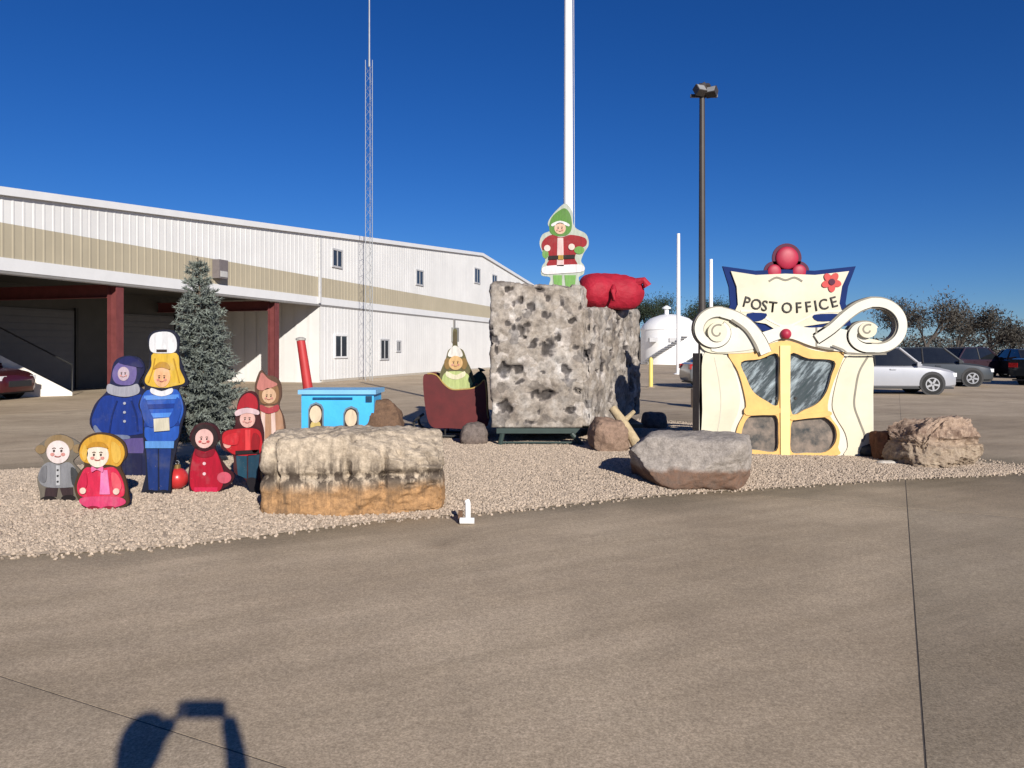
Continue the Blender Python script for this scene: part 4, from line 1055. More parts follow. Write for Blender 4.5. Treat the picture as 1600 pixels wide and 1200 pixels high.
figure('child_cutout', 'smallest plywood child in grey coat with light buns, far left of the gravel', 7.6, (92, 782),
    S([(54, 702), (64, 692), (76, 684), (92, 678), (110, 684), (122, 691), (132, 700), (122, 712), (114, 722), (126, 738), (122, 760), (120, 784), (95, 780), (66, 786), (62, 770), (58, 746), (68, 722), (62, 712)], 4), (120, 112, 100),
    [('hair', (150, 125, 88), 1, [ell(93, 694, 23, 15), ell(64, 702, 8, 7), ell(122, 701, 8, 7)]), ('face', (240, 224, 220), 2, ell(92, 706, 18, 18)),
     ('coat', (142, 142, 146), 1, S([(64, 732), (76, 722), (92, 726), (108, 722), (120, 736), (119, 754), (112, 761), (74, 761), (61, 750)], 4)), ('trousers', (64, 48, 50), 1, [[(72, 762), (91, 762), (89, 776), (70, 776)], [(94, 762), (114, 762), (115, 774), (98, 774)]]),
     ('lapel', (196, 196, 198), 2, [(89, 727), (95, 727), (95, 758), (89, 758)]), ('button', (60, 58, 60), 3, [ell(92, y_, 1.6, 1.6, 8) for y_ in (734, 743, 752)]), ('sleeve', (120, 120, 124), 2, S([(66, 732), (74, 728), (73, 752), (63, 750)], 3)), ('sleeve', (70, 72, 74), 2, S([(112, 730), (122, 738), (122, 758), (114, 756)], 3)), ('shoe', (34, 26, 26), 2, ell(77, 780, 12, 5)), ('shoe', (34, 26, 26), 2, ell(108, 778, 11, 5))] + face(92, 706, 16, 3))
figure('child_cutout', 'plywood child with big golden hair and bright pink dress', 7.25, (160, 796),
    S([(122, 704), (130, 686), (150, 676), (176, 679), (194, 692), (198, 712), (188, 728), (196, 748), (200, 772), (200, 788), (178, 796), (160, 799), (138, 796), (124, 784), (116, 762), (122, 740), (132, 726)], 4), (78, 56, 36),
    [('hair', (222, 168, 58), 1, [S([(125, 704), (133, 688), (152, 679), (175, 682), (191, 694), (195, 711), (186, 728), (172, 726), (140, 724), (128, 718)], 4)]), ('face', (246, 232, 214), 2, ell(154, 711, 17, 19)),
     ('dress', (222, 44, 82), 1, S([(136, 730), (154, 733), (178, 730), (191, 748), (195, 770), (184, 777), (132, 777), (121, 762), (127, 742)], 4)), ('apron', (240, 130, 186), 2, [(159, 734), (169, 734), (173, 772), (157, 772)]),
     ('skirt', (226, 70, 118), 2, S([(130, 777), (160, 775), (190, 777), (197, 786), (176, 793), (142, 793), (126, 785)], 4)), ('sleeve', (238, 96, 110), 3, S([(176, 738), (186, 742), (192, 758), (186, 768), (178, 760)], 3)), ('sleeve', (204, 36, 74), 3, S([(136, 738), (128, 746), (124, 760), (132, 766), (138, 756)], 3)), ('mitten', (246, 214, 196), 4, ell(184, 767, 5, 5, 12)), ('mitten', (246, 214, 196), 4, ell(132, 766, 5, 5, 12)), ('hair_curl', (236, 190, 84), 2, S([(176, 690), (188, 698), (190, 716), (182, 724), (176, 712)], 3)), ('hair_curl', (236, 190, 84), 2, S([(134, 694), (129, 708), (134, 720), (139, 708)], 3)), ('bow', (240, 120, 170), 4, S([(146, 728), (154, 732), (163, 728), (163, 737), (154, 733), (146, 737)], 3)), ('shoe', (150, 24, 50), 3, ell(147, 794, 11, 4)), ('shoe', (150, 24, 50), 3, ell(172, 794, 11, 4)), ('hair_fringe', (202, 146, 44), 3, S([(137, 700), (146, 691), (162, 691), (171, 700), (160, 698), (148, 698)], 3))] + face(154, 712, 15, 3))
figure('caroller_cutout', 'plywood caroller in wide blue cape with lavender hood', 9.0, (204, 745),
    S([(178, 566), (196, 556), (218, 560), (226, 578), (216, 600), (230, 614), (246, 640), (250, 670), (232, 682), (228, 708), (226, 747), (180, 747), (170, 706), (156, 684), (140, 662), (148, 632), (166, 612), (172, 596)], 4), (28, 34, 74),
    [('hood', (112, 98, 160), 1, S([(180, 572), (194, 562), (208, 564), (214, 580), (208, 600), (184, 600), (176, 588)], 4)), ('hat', (34, 38, 96), 2, S([(186, 566), (200, 557), (218, 563), (224, 574), (208, 572)], 4)), ('face', (206, 184, 196), 2, ell(194, 584, 9, 11)),
     ('collar', (172, 172, 182), 2, S([(170, 600), (186, 604), (204, 603), (216, 600), (218, 614), (196, 620), (170, 614)], 4)), ('cape', (22, 56, 142), 1, S([(166, 618), (196, 622), (224, 617), (241, 642), (246, 666), (214, 679), (162, 680), (144, 661), (152, 634)], 4)),
     ('fold', (14, 40, 108), 2, [ribbon(smooth_line([(184, 626), (176, 650), (172, 676)], 3), 2.4)]), ('fold', (14, 40, 108), 2, [ribbon(smooth_line([(206, 626), (214, 650), (216, 674)], 3), 2.4)]), ('button', (188, 190, 204), 3, [ell(196, y_, 2.2, 2.2, 8) for y_ in (630, 644, 658)]), ('hem', (120, 130, 158), 2, S([(150, 664), (164, 677), (200, 680), (200, 686), (162, 684), (148, 672)], 4)), ('skirt', (96, 82, 142), 1, [(166, 686), (228, 684), (224, 708), (174, 708)]), ('leg', (30, 32, 70), 1, [(180, 710), (197, 710), (197, 744), (182, 744)]), ('leg', (30, 32, 70), 1, [(206, 710), (222, 710), (222, 744), (208, 744)])] + face(194, 585, 8, 3))
stripes = [[(226, y), (280, y - 2), (281, y + 5), (226, y + 7)] for y in (618, 632, 646, 660)]
figure('caroller_cutout', 'tallest plywood caroller in striped blue sweater, yellow hair and white fur hat', 7.95, (250, 772),
    S([(234, 550), (231, 528), (242, 517), (268, 516), (280, 528), (279, 550), (286, 576), (294, 600), (278, 608), (290, 638), (284, 664), (276, 700), (268, 735), (266, 770), (258, 777), (222, 777), (222, 764), (228, 735), (224, 690), (222, 650), (216, 632), (226, 606), (222, 594), (232, 574)], 4), (26, 30, 52),
    [('hair', (232, 190, 66), 1, S([(240, 552), (276, 552), (281, 576), (289, 597), (272, 603), (254, 606), (232, 602), (227, 592), (237, 572)], 4)), ('hat', (240, 240, 242), 2, S([(237, 549), (235, 530), (244, 520), (266, 519), (276, 530), (275, 549), (256, 552)], 4)), ('hat_band', (60, 46, 40), 3, [(246, 546), (262, 546), (262, 550), (246, 550)]),
     ('face', (246, 190, 142), 2, ell(254, 588, 13, 17)), ('hair_fringe', (198, 148, 52), 3, S([(241, 576), (250, 566), (262, 567), (267, 577), (254, 574)], 4)),
     ('sweater', (40, 92, 190), 1, S([(230, 610), (254, 612), (277, 609), (287, 638), (281, 662), (274, 688), (230, 688), (227, 655), (219, 632)], 4)), ('stripe', (84, 146, 232), 2, stripes[0]), ('stripe', (22, 58, 144), 2, stripes[1]), ('stripe', (84, 146, 232), 2, stripes[2]), ('stripe', (22, 58, 144), 2, stripes[3]),
     ('sleeve', (30, 76, 168), 3, S([(228, 622), (222, 634), (228, 660), (240, 668), (242, 656), (234, 640)], 3)), ('sleeve', (30, 76, 168), 3, S([(278, 620), (285, 636), (278, 660), (266, 668), (264, 656), (272, 640)], 3)), ('songbook', (222, 214, 190), 4, [(242, 654), (266, 652), (267, 672), (243, 674)]), ('scarf', (232, 232, 236), 3, S([(238, 606), (254, 611), (270, 606), (270, 614), (254, 619), (238, 614)], 3)), ('hair_strand', (196, 150, 44), 2, [ribbon([(243, 560), (239, 580), (233, 598)], 1.6)]), ('hair_strand', (196, 150, 44), 2, [ribbon([(272, 560), (277, 580), (281, 598)], 1.6)]), ('belt', (98, 156, 226), 2, [(228, 689), (273, 689), (272, 700), (228, 700)]), ('trouser_leg', (24, 54, 122), 1, [(229, 701), (247, 701), (247, 766), (233, 766)]), ('trouser_leg', (24, 54, 122), 1, [(249, 701), (268, 701), (263, 766), (250, 766)]), ('shoe', (22, 24, 38), 2, ell(235, 770, 12, 5)), ('shoe', (22, 24, 38), 2, ell(256, 770, 11, 5))] + face(254, 591, 11, 3))
figure('child_cutout', 'plywood child with dark hair in a crimson dress holding a pink muff', 8.0, (322, 769),
    S([(296, 684), (304, 666), (320, 660), (338, 666), (344, 684), (336, 700), (352, 728), (366, 742), (360, 756), (348, 764), (340, 773), (302, 773), (294, 748), (298, 716), (304, 700)], 4), (60, 10, 22),
    [('hair', (46, 30, 32), 1, S([(299, 686), (306, 669), (320, 663), (335, 669), (341, 686), (334, 698), (304, 698)], 4)), ('face', (240, 192, 184), 2, ell(320, 685, 14, 15)), ('dress', (186, 12, 48), 1, S([(306, 703), (320, 706), (336, 703), (346, 726), (350, 746), (341, 768), (304, 768), (297, 747), (301, 716)], 4)),
     ('scarf', (140, 8, 36), 2, S([(306, 701), (320, 707), (335, 701), (334, 711), (320, 715), (307, 711)], 4)), ('muff', (214, 92, 112), 2, ell(351, 746, 11, 9)), ('hem', (220, 40, 84), 2, [(304, 761), (341, 761), (340, 768), (304, 768)]), ('button', (236, 200, 206), 2, [ell(320, 724, 2.5, 2.5, 10), ell(320, 740, 2.5, 2.5, 10)])] + face(320, 687, 12, 3, cheek=(200, 90, 90)))
figure('caroller_cutout', 'plywood figure in red jacket and teal trousers leaning on the long boulder', 7.95, (396, 778),
    S([(368, 648), (374, 622), (388, 611), (402, 618), (406, 650), (412, 676), (410, 708), (406, 745), (413, 780), (396, 782), (384, 750), (366, 738), (364, 712), (346, 700), (346, 676), (366, 668)], 4), (70, 18, 24),
    [('hat', (178, 34, 48), 1, S([(371, 640), (377, 622), (389, 614), (401, 622), (402, 640), (386, 636)], 4)), ('hat_brim', (226, 196, 200), 2, S([(369, 642), (386, 637), (404, 641), (404, 648), (386, 645), (370, 650)], 3)), ('face', (232, 180, 168), 1, ell(387, 655, 12, 13)), ('jacket', (196, 28, 40), 1, S([(350, 676), (372, 670), (400, 670), (409, 682), (406, 708), (370, 711), (350, 696)], 4)), ('mitten', (236, 172, 160), 2, ell(356, 694, 6, 6)),
     ('sleeve', (156, 20, 32), 3, S([(398, 676), (407, 684), (404, 704), (396, 706), (394, 690)], 3)), ('sleeve', (214, 44, 54), 3, S([(372, 676), (352, 682), (352, 693), (372, 694)], 3)), ('belt', (36, 26, 28), 3, [(369, 704), (406, 702), (406, 708), (369, 710)]), ('lapel', (232, 70, 74), 2, [(384, 671), (392, 671), (392, 708), (384, 709)]), ('trouser_leg', (24, 74, 96), 1, [(369, 712), (386, 712), (386, 748), (372, 742)]), ('trouser_leg', (22, 62, 84), 1, [(388, 711), (406, 710), (402, 748), (388, 749)]), ('boot', (24, 20, 26), 2, S([(386, 749), (403, 749), (411, 776), (398, 779)], 3))] + face(387, 656, 10, 2))
figure('caroller_cutout', 'slim plywood caroller in pale pink and tan striped coat behind the long boulder', 8.7, (420, 735),
    S([(398, 604), (402, 588), (408, 578), (416, 586), (428, 588), (438, 598), (440, 618), (436, 634), (444, 656), (448, 700), (446, 738), (398, 738), (396, 690), (400, 656), (406, 636), (400, 620)], 4), (104, 76, 60),
    [('hair', (150, 112, 78), 1, S([(405, 612), (412, 598), (428, 596), (436, 610), (434, 628), (420, 632), (408, 628)], 4)), ('hat', (206, 132, 122), 2, S([(402, 606), (406, 590), (410, 582), (420, 592), (434, 600), (424, 606), (410, 610)], 4)), ('face', (226, 186, 150), 2, ell(421, 618, 11, 12)),
     ('coat', (190, 146, 116), 1, S([(408, 638), (421, 634), (436, 638), (443, 664), (445, 736), (401, 736), (402, 664)], 4)), ('stripe', (240, 208, 196), 2, [(409, 642), (415, 640), (414, 734), (406, 734)]), ('stripe', (240, 208, 196), 2, [(424, 638), (430, 639), (434, 734), (426, 734)]), ('scarf', (186, 70, 78), 3, S([(408, 632), (421, 637), (435, 632), (436, 641), (421, 646), (408, 641)], 3)), ('mitten', (120, 84, 60), 3, ell(440, 682, 5, 7))] + face(421, 620, 9, 3))
figure('rider_cutout', 'plywood rider in pale green coat and white hat sitting in the sleigh', SD + 0.3, (712, 655),
    S([(688, 582), (696, 562), (700, 548), (707, 540), (708, 516), (714, 516), (715, 540), (724, 548), (730, 564), (738, 582), (744, 606), (744, 656), (690, 656), (686, 606)], 4), (110, 104, 70),
    [('hat', (240, 236, 228), 1, S([(700, 556), (704, 545), (711, 540), (719, 545), (723, 556), (712, 558)], 4)), ('hat_tip', (96, 84, 58), 1, [(709, 518), (713, 518), (714, 538), (708, 538)]), ('face', (232, 190, 132), 2, ell(712, 567, 11, 11)), ('hair', (150, 120, 70), 1, [ell(699, 568, 5, 9), ell(725, 568, 5, 9)]), ('coat', (198, 212, 140), 1, S([(694, 584), (712, 580), (730, 584), (740, 606), (740, 652), (692, 652), (690, 606)], 4)), ('scarf', (244, 236, 200), 2, S([(698, 580), (712, 586), (726, 580), (726, 588), (712, 593), (698, 588)], 3))] + face(712, 568, 9, 3), stake=True)
figure('elf_cutout', 'plywood helper in red coat, white fur and green hat on top of the rock prop', 12.7, (880, 449),
    S([(860, 340), (872, 326), (884, 318), (894, 330), (896, 350), (902, 358), (916, 366), (920, 382), (912, 396), (908, 408), (913, 416), (912, 428), (904, 434), (904, 452), (860, 452), (860, 434), (846, 430), (847, 416), (852, 408), (848, 396), (843, 380), (848, 366), (860, 360), (856, 350)], 4), (196, 204, 190),
    [('hood', (96, 150, 62), 1, S([(858, 358), (862, 340), (874, 329), (884, 326), (892, 338), (893, 358), (884, 368), (866, 368)], 4)), ('hat_brim', (236, 238, 234), 2, S([(862, 350), (875, 345), (889, 350), (888, 354), (875, 349), (863, 354)], 3)), ('face', (236, 196, 166), 2, ell(875, 357, 9, 9)),
     ('coat', (162, 24, 36), 1, S([(850, 374), (862, 367), (876, 371), (892, 367), (914, 372), (916, 383), (904, 390), (898, 403), (900, 416), (856, 416), (860, 402), (850, 394), (846, 384)], 4)), ('fur_front', (240, 208, 204), 2, [(871, 372), (880, 372), (881, 416), (870, 416)]), ('belt', (30, 20, 18), 3, [(857, 400), (898, 398), (898, 404), (857, 406)]), ('buckle', (190, 150, 60), 4, [(872, 399), (880, 399), (880, 406), (872, 406)]),
     ('mitten', (118, 170, 84), 2, ell(905, 391, 8, 6)), ('mitten', (118, 170, 84), 2, ell(852, 397, 5, 7)), ('cuff', (244, 222, 210), 3, ell(893, 386, 5, 5)), ('cuff', (244, 222, 210), 3, ell(855, 388, 5, 5)), ('fur_hem', (246, 240, 240), 2, S([(850, 417), (880, 414), (909, 414), (911, 424), (880, 427), (850, 428)], 4)), ('leg', (126, 182, 92), 1, [(864, 430), (878, 430), (878, 449), (866, 449)]), ('leg', (126, 182, 92), 1, [(882, 430), (900, 430), (898, 449), (884, 449)])] + face(875, 358, 8, 3))
# red ornament between the figures
od = 8.15; ox = (277 - 800) / F * od; oz = bed_z(ox, od)
ob = thing('ornament_ball', 'round red ornament ball on the gravel between blue trousers and crimson dress', 'ornament', (ox, od, oz))
RB = mat('red_ornament', (0.45, 0.03, 0.03), 0.3, 0.15, 6, coat=0.3)
shadesmooth(MB().lathe([(0.02, 0.0)] + [(0.115 * math.sin(R(a)), 0.115 - 0.115 * math.cos(R(a))) for a in range(15, 171, 12)] + [(0.02, 0.229)], 28, (ox, od, oz)).build('ball', RB, ob), 60)
MB().lathe([(0.035, 0.222), (0.035, 0.262), (0.01, 0.27)], 14, (ox, od, oz)).build('cap', mat('brass_cap', (0.3, 0.2, 0.08), 0.4, metal=0.6), ob)
MB().tube([(ox + 0.02 * math.cos(R(a)), od, oz + 0.285 + 0.02 * math.sin(R(a))) for a in range(0, 361, 30)], 0.004, 5).build('hook', STEEL, ob)

# ------------------------------------------------------------------ blue box with arched windows, red post
BLU = mat('bright_blue_paint', srgb(66, 172, 228), 0.5, 0.1, 4, 0.1); BLT = mat('pale_blue_lid', srgb(120, 178, 218), 0.5, 0.1, 4)
bb = thing('train_car', 'bright blue toy train car with two painted faces in arched windows, behind the long boulder', 'train car', (-2.15, 9.0, 0.1))
bd_ = 8.7; fx = pxz([(471, 616), (584, 700)], bd_); x0, x1 = fx[0][0], fx[1][0]; zt_ = fx[0][1]
MB().box((x0, bd_, 0.08), (x1, bd_ + 0.5, zt_)).build('body', BLU, bb)
MB().box((x0 - 0.03, bd_ - 0.04, zt_ + 0.001), (x1 + 0.03, bd_ + 0.56, zt_ + 0.05)).build('lid', BLT, bb)
MB().box((x0 + 0.13, bd_ - 0.014, zt_ - 0.06), (x1 - 0.24, bd_ - 0.001, zt_ - 0.035)).build('slot', paint((10, 84, 134)), bb)
MB().box((x1 - 0.09, bd_ - 0.012, zt_ - 0.09), (x1 - 0.02, bd_ - 0.001, zt_ - 0.02)).build('corner_plate', paint((14, 70, 104)), bb)
for cx, ty in ((494, 629), (549, 635)):
    arch = [(cx - 12, 700), (cx - 12, ty + 10), (cx - 9, ty + 3), (cx, ty - 1), (cx + 9, ty + 3), (cx + 12, ty + 10), (cx + 12, 700)]
    MB().plate([pxz(arch, bd_)], bd_ - 0.012, bd_ - 0.001).build('window_surround', paint((120, 150, 168)), bb)
    wn = MB().plate([pxz([(cx - 10, 697), (cx - 10, ty + 11), (cx - 7, ty + 5), (cx, ty + 2), (cx + 7, ty + 5), (cx + 10, ty + 11), (cx + 10, 697)], bd_)], bd_ - 0.02, bd_ - 0.013).build('window', paint((70, 50, 44)), bb)
    MB().plate([pxz(ell(cx, ty + 18, 9.2, 13.5), bd_)], bd_ - 0.028, bd_ - 0.0205).build('painted_face', paint((244, 222, 190)), wn)
    MB().plate([pxz(S([(cx - 6, 697), (cx - 8, ty + 34), (cx, ty + 30), (cx + 8, ty + 34), (cx + 6, 697)], 3), bd_)], bd_ - 0.026, bd_ - 0.0205).build('painted_collar', paint((226, 200, 120)), wn)
rd = 11.0; a, b = at(470, 532, rd), at(482, 612, rd)
rpz = thing('red_post', 'leaning red painted post rising behind the blue train car', 'post', (b.x, rd, 0))
RP = mat('bright_red_paint', (0.42, 0.035, 0.035), 0.5, 0.15, 4)
dv = (a - b); foot = b - dv * ((b.z - 0.05) / dv.z)
shadesmooth(MB().tube([foot, a], [0.085, 0.062], 12).build('shaft', RP, rpz))
MB().lathe([(0.062, 0), (0.075, 0.005), (0.075, 0.03), (0.03, 0.05)], 12, a).build('cap', mat('grey_cap', (0.35, 0.33, 0.3), 0.6), rpz)

# ------------------------------------------------------------------ spruce
NEED = mat('spruce_needles', (0.16, 0.185, 0.155), 0.8, 0.5, 7.0, hue=(0.21, 0.235, 0.225)); TRK = mat('spruce_trunk', (0.10, 0.07, 0.05), 0.9)
xd = 10.4; xb = (326 - 800) / F * xd; xz = bed_z(xb, xd); xt = at(309, 402, xd)
xm = thing('spruce_tree', 'slightly leaning grey green spruce behind the plywood figures', 'tree', (xb, xd, xz))
axis = lambda t: Vector((xb + (xt.x - xb) * t, xd, xz + (xt.z - xz) * t))
MB().tube([axis(0), axis(0.5), axis(1)], [0.05, 0.03, 0.008], 8).build('trunk', TRK, xm)
rnd = random.Random(77); nb = MB(); brn = MB(); H = xt.z - xz
def needles(p, d, ln):
    n = max(2, int(ln / 0.028))
    for i in range(n):
        q = p + d * (ln * i / n)
        for _ in range(3):
            r = Vector((rnd.gauss(0, 1), rnd.gauss(0, 1), rnd.gauss(0.1, 1))).normalized()
            v = (d * 0.75 + r * 0.8).normalized(); sd_ = v.cross(Vector((rnd.gauss(0, 1), rnd.gauss(0, 1), rnd.gauss(0, 1)))).normalized() * rnd.uniform(0.006, 0.011)
            l2 = rnd.uniform(0.045, 0.085)
            nb.v.extend([tuple(q - sd_), tuple(q + sd_), tuple(q + v * l2)]); m_ = len(nb.v); nb.f.append((m_ - 3, m_ - 2, m_ - 1))
lv = 0.10
while lv < 0.97:
    rad = 0.60 * (1 - lv) ** 0.6 + 0.02
    k = max(5, int(17 * (1 - lv) + 4)); ph = rnd.uniform(0, 6.28)
    for i in range(k):
        a = ph + 6.283 * i / k + rnd.uniform(-.15, .15); ln = rad * rnd.uniform(0.72, 1.12)
        d = Vector((math.cos(a), math.sin(a), rnd.uniform(-0.05, 0.35) + 0.25 * lv)).normalized(); p = axis(lv + rnd.uniform(-.012, .012))
        brn.tube([p, p + d * ln], [0.008, 0.003], 3, False); needles(p + d * ln * 0.2, d, ln * 0.85)
        for sgn in (-1, 1):
            for fr_ in (0.35, 0.6, 0.8):
                sd2 = (d + Vector((-d.y, d.x, 0)) * sgn * 0.8).normalized(); needles(p + d * ln * fr_, sd2, ln * 0.42 * (1.15 - fr_))
    lv += 0.026
needles(axis(0.94), (axis(1) - axis(0)).normalized(), H * 0.06)
brn.build('branches', TRK, xm)['kind'] = 'stuff'
me = bpy.data.meshes.new('crown'); me.from_pydata(nb.v, [], nb.f); me.update(); link('crown', me, NEED, xm, fix=False)
MB().lathe([(0.26, 0), (0.24, 0.06), (0.06, 0.09), (0.06, 0.2)], 16, (xb, xd, xz - 0.01)).build('stand', BLK, xm)

# ------------------------------------------------------------------ post office front
PD = 11.0
CREAM = mat('cream_paint', (0.61, 0.57, 0.43), 0.6, 0.12, 1.8, 0.1, 50, dist=0.004); CREAM2 = mat('ivory_paint', (0.62, 0.60, 0.52), 0.6, 0.12, 1.8, 0.1, 50, dist=0.004)
LINE = mat('grey_outline_paint', (0.22, 0.20, 0.16), 0.7, 0.15, 8); GOLD = mat('golden_yellow_paint', (0.70, 0.42, 0.13), 0.5, 0.12, 5, 0.1, 40, dist=0.004)
NAVY = mat('navy_paint', (0.007, 0.022, 0.11), 0.75, 0.15, 5, spec=0.15); SIDEG = mat('unpainted_grey_side', (0.16, 0.15, 0.13), 0.85, 0.2, 4)  # sides, back and sign props are darker than the face
po = thing('post_office_front', 'cream scrolled wooden post office front with golden doors and curled sign', 'facade', (3.9, PD, 0.06))
def pl(name, loops, f, b, m, parent=po): return MB().plate([pxz(l, PD) for l in loops], PD - f, PD + b).build(name, m, parent)
zb0 = 0.06
# box body behind the face, built from boards
bl, br_ = pxz([(1093, 548), (1364, 712)], PD)
MB().box((bl[0], PD + 0.0, zb0), (bl[0] + 0.04, PD + 0.42, CAM_H + (HORIZON - 552) / F * PD)).build('side_wall', SIDEG, po)
MB().box((br_[0] - 0.05, PD + 0.03, zb0), (br_[0] - 0.01, PD + 0.42, CAM_H + (HORIZON - 552) / F * PD)).build('side_wall', SIDEG, po)
MB().box((bl[0] + 0.041, PD + 0.35, zb0), (br_[0] - 0.051, PD + 0.40, CAM_H + (HORIZON - 556) / F * PD)).build('back_wall', SIDEG, po)
# door panes as openings in the face
UL = S([(1157, 566), (1186, 561), (1214, 553), (1216, 590), (1214, 632), (1196, 626), (1176, 612), (1165, 590)], 4)
UR = S([(1234, 553), (1262, 560), (1302, 564), (1298, 586), (1290, 612), (1276, 630), (1256, 640), (1236, 646), (1233, 600)], 4)
LL = S([(1168, 652), (1190, 646), (1212, 650), (1215, 676), (1212, 704), (1184, 703), (1160, 698), (1158, 674)], 4)
LR = S([(1238, 656), (1262, 650), (1288, 652), (1304, 668), (1304, 690), (1288, 706), (1260, 707), (1236, 706), (1234, 680)], 4)
DOOR = S([(1137, 553), (1160, 551), (1186, 543), (1206, 536), (1226, 532), (1246, 537), (1266, 546), (1290, 550), (1316, 551), (1312, 570), (1300, 600), (1292, 632), (1296, 650), (1310, 672), (1308, 698), (1298, 712), (1150, 712), (1146, 694), (1152, 666), (1164, 640), (1162, 615), (1152, 580)], 4)
wallo = [(1094, 546), (1110, 542), (1180, 530), (1226, 518), (1290, 526), (1364, 545), (1365, 690), (1352, 696), (1342, 713), (1092, 713)]
pl('face', [wallo, UL, UR, LL, LR], 0.0, 0.03, CREAM2)
gp = [DOOR, [(x, y) for x, y in UL], UR, LL, LR]
pl('door_frame', gp, 0.035, -0.001, GOLD)
pl('door_post', [[(1217, 540), (1233, 540), (1232, 712), (1218, 712)]], 0.055, -0.036, mat('pale_gold_paint', (0.80, 0.60, 0.26), 0.5, 0.08, 5))
pl('door_rail', [S([(1164, 636), (1190, 640), (1215, 636), (1215, 647), (1190, 648), (1164, 648)], 3)], 0.05, -0.036, GOLD)
pl('door_rail', [S([(1235, 648), (1262, 646), (1294, 642), (1294, 650), (1262, 653), (1235, 656)], 3)], 0.05, -0.036, GOLD)
def pane_mat():
    m = bpy.data.materials.new('painted_window_film'); m.use_nodes = True
    t = m.node_tree; t.nodes.clear(); N = t.nodes.new; L = t.links.new
    out = N('ShaderNodeOutputMaterial'); b = N('ShaderNodeBsdfPrincipled'); L(b.outputs[0], out.inputs[0])
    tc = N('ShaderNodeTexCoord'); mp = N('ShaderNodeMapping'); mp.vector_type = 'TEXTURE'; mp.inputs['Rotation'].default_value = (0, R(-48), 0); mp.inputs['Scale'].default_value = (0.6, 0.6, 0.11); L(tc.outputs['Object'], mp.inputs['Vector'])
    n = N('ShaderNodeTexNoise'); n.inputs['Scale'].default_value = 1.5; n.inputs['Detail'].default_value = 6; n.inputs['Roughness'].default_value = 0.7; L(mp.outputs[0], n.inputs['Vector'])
    r = N('ShaderNodeValToRGB'); e = r.color_ramp.elements  # pale diagonal streaks over a dark teal pane colour
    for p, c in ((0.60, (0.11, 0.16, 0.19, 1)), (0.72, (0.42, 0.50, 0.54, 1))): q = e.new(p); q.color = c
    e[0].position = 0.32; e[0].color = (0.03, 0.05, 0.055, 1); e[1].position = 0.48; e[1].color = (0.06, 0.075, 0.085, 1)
    L(n.outputs['Fac'], r.inputs[0]); L(r.outputs[0], b.inputs['Base Color']); b.inputs['Roughness'].default_value = 0.12
    return m
def pane_low():
    return mat('brownish_window_film', (0.20, 0.16, 0.13), 0.2, 0.5, 6, hue=(0.07, 0.09, 0.10))
PANE = pane_mat(); PANEL = pane_low()
pl('pane', [UL], -0.040, 0.048, PANE); pl('pane', [UR], -0.040, 0.048, PANE); pl('pane', [LL], -0.040, 0.048, PANEL); pl('pane', [LR], -0.040, 0.048, PANEL)
# side drapes: curved raised boards with outlines
pl('side_board', [S([(1098, 556), (1122, 552), (1140, 562), (1150, 590), (1156, 620), (1152, 645), (1142, 670), (1138, 700), (1140, 711), (1098, 711), (1097, 640)], 4)], 0.018, -0.001, CREAM)
pl('side_board', [S([(1362, 556), (1330, 554), (1316, 568), (1306, 598), (1300, 632), (1306, 652), (1320, 676), (1324, 698), (1318, 711), (1338, 711), (1348, 694), (1362, 688), (1363, 630)], 4)], 0.018, -0.001, CREAM)
pl('outline', [ribbon(smooth_line([(1356, 556), (1342, 580), (1336, 608), (1334, 634), (1342, 658), (1350, 680), (1346, 690)], 5), 3.0)], 0.022, -0.0185, LINE)
pl('outline', [ribbon(smooth_line([(1116, 558), (1124, 600), (1126, 640), (1118, 690)], 5), 1.6)], 0.022, -0.0185, mat('pale_outline', (0.55, 0.52, 0.42), 0.7))
# cornice and scrolls
pl('cornice', [S([(1110, 548), (1128, 520), (1150, 512), (1180, 520), (1200, 516), (1226, 508), (1262, 512), (1300, 512), (1340, 522), (1362, 540), (1366, 552), (1318, 550), (1290, 546), (1264, 540), (1226, 528), (1190, 540), (1160, 548)], 4)], 0.06, -0.036, CREAM2)
def spiral(cx, cy, rx, ry, turns, a0, shrink, n=60, cw=1):
    o = []
    for i in range(n + 1):
        t = i / n; a = a0 + cw * t * turns * 2 * math.pi; f = 1 - (1 - shrink) * t
        o.append((cx + rx * f * math.cos(a), cy + ry * f * math.sin(a)))
    return o
def taper(n, a, b): return [a + (b - a) * i / (n - 1) for i in range(n)]
# left scroll: arm rises from the cornice, curls over to the left
la = smooth_line([(1194, 552), (1184, 530), (1166, 508), (1146, 495), (1124, 488)], 5) + spiral(1117, 517, 33, 30, 0.92, R(-75), 0.42, 46, -1)
pl('scroll', [ribbon(la, taper(len(la), 17, 10))], 0.088, -0.061, CREAM2)
pl('scroll_outline', [ribbon(la, taper(len(la), 21, 13))], 0.060, 0.06, LINE)
pl('scroll_boss', [ell(1118, 519, 15, 15)], 0.115, -0.04, CREAM)
pl('scroll_outline', [ribbon(spiral(1118, 519, 12, 12, 0.8, R(-60), 0.3, 24, -1), 2.5)], 0.119, -0.1155, LINE)
pl('scroll_backing', [S([(1090, 520), (1100, 500), (1120, 492), (1140, 502), (1160, 520), (1182, 548), (1120, 552), (1096, 544)], 4)], 0.045, -0.0365, CREAM)
pl('outline', [ribbon(smooth_line([(1140, 500), (1160, 514), (1172, 530), (1182, 550)], 5), 4)], 0.092, -0.0885, LINE)
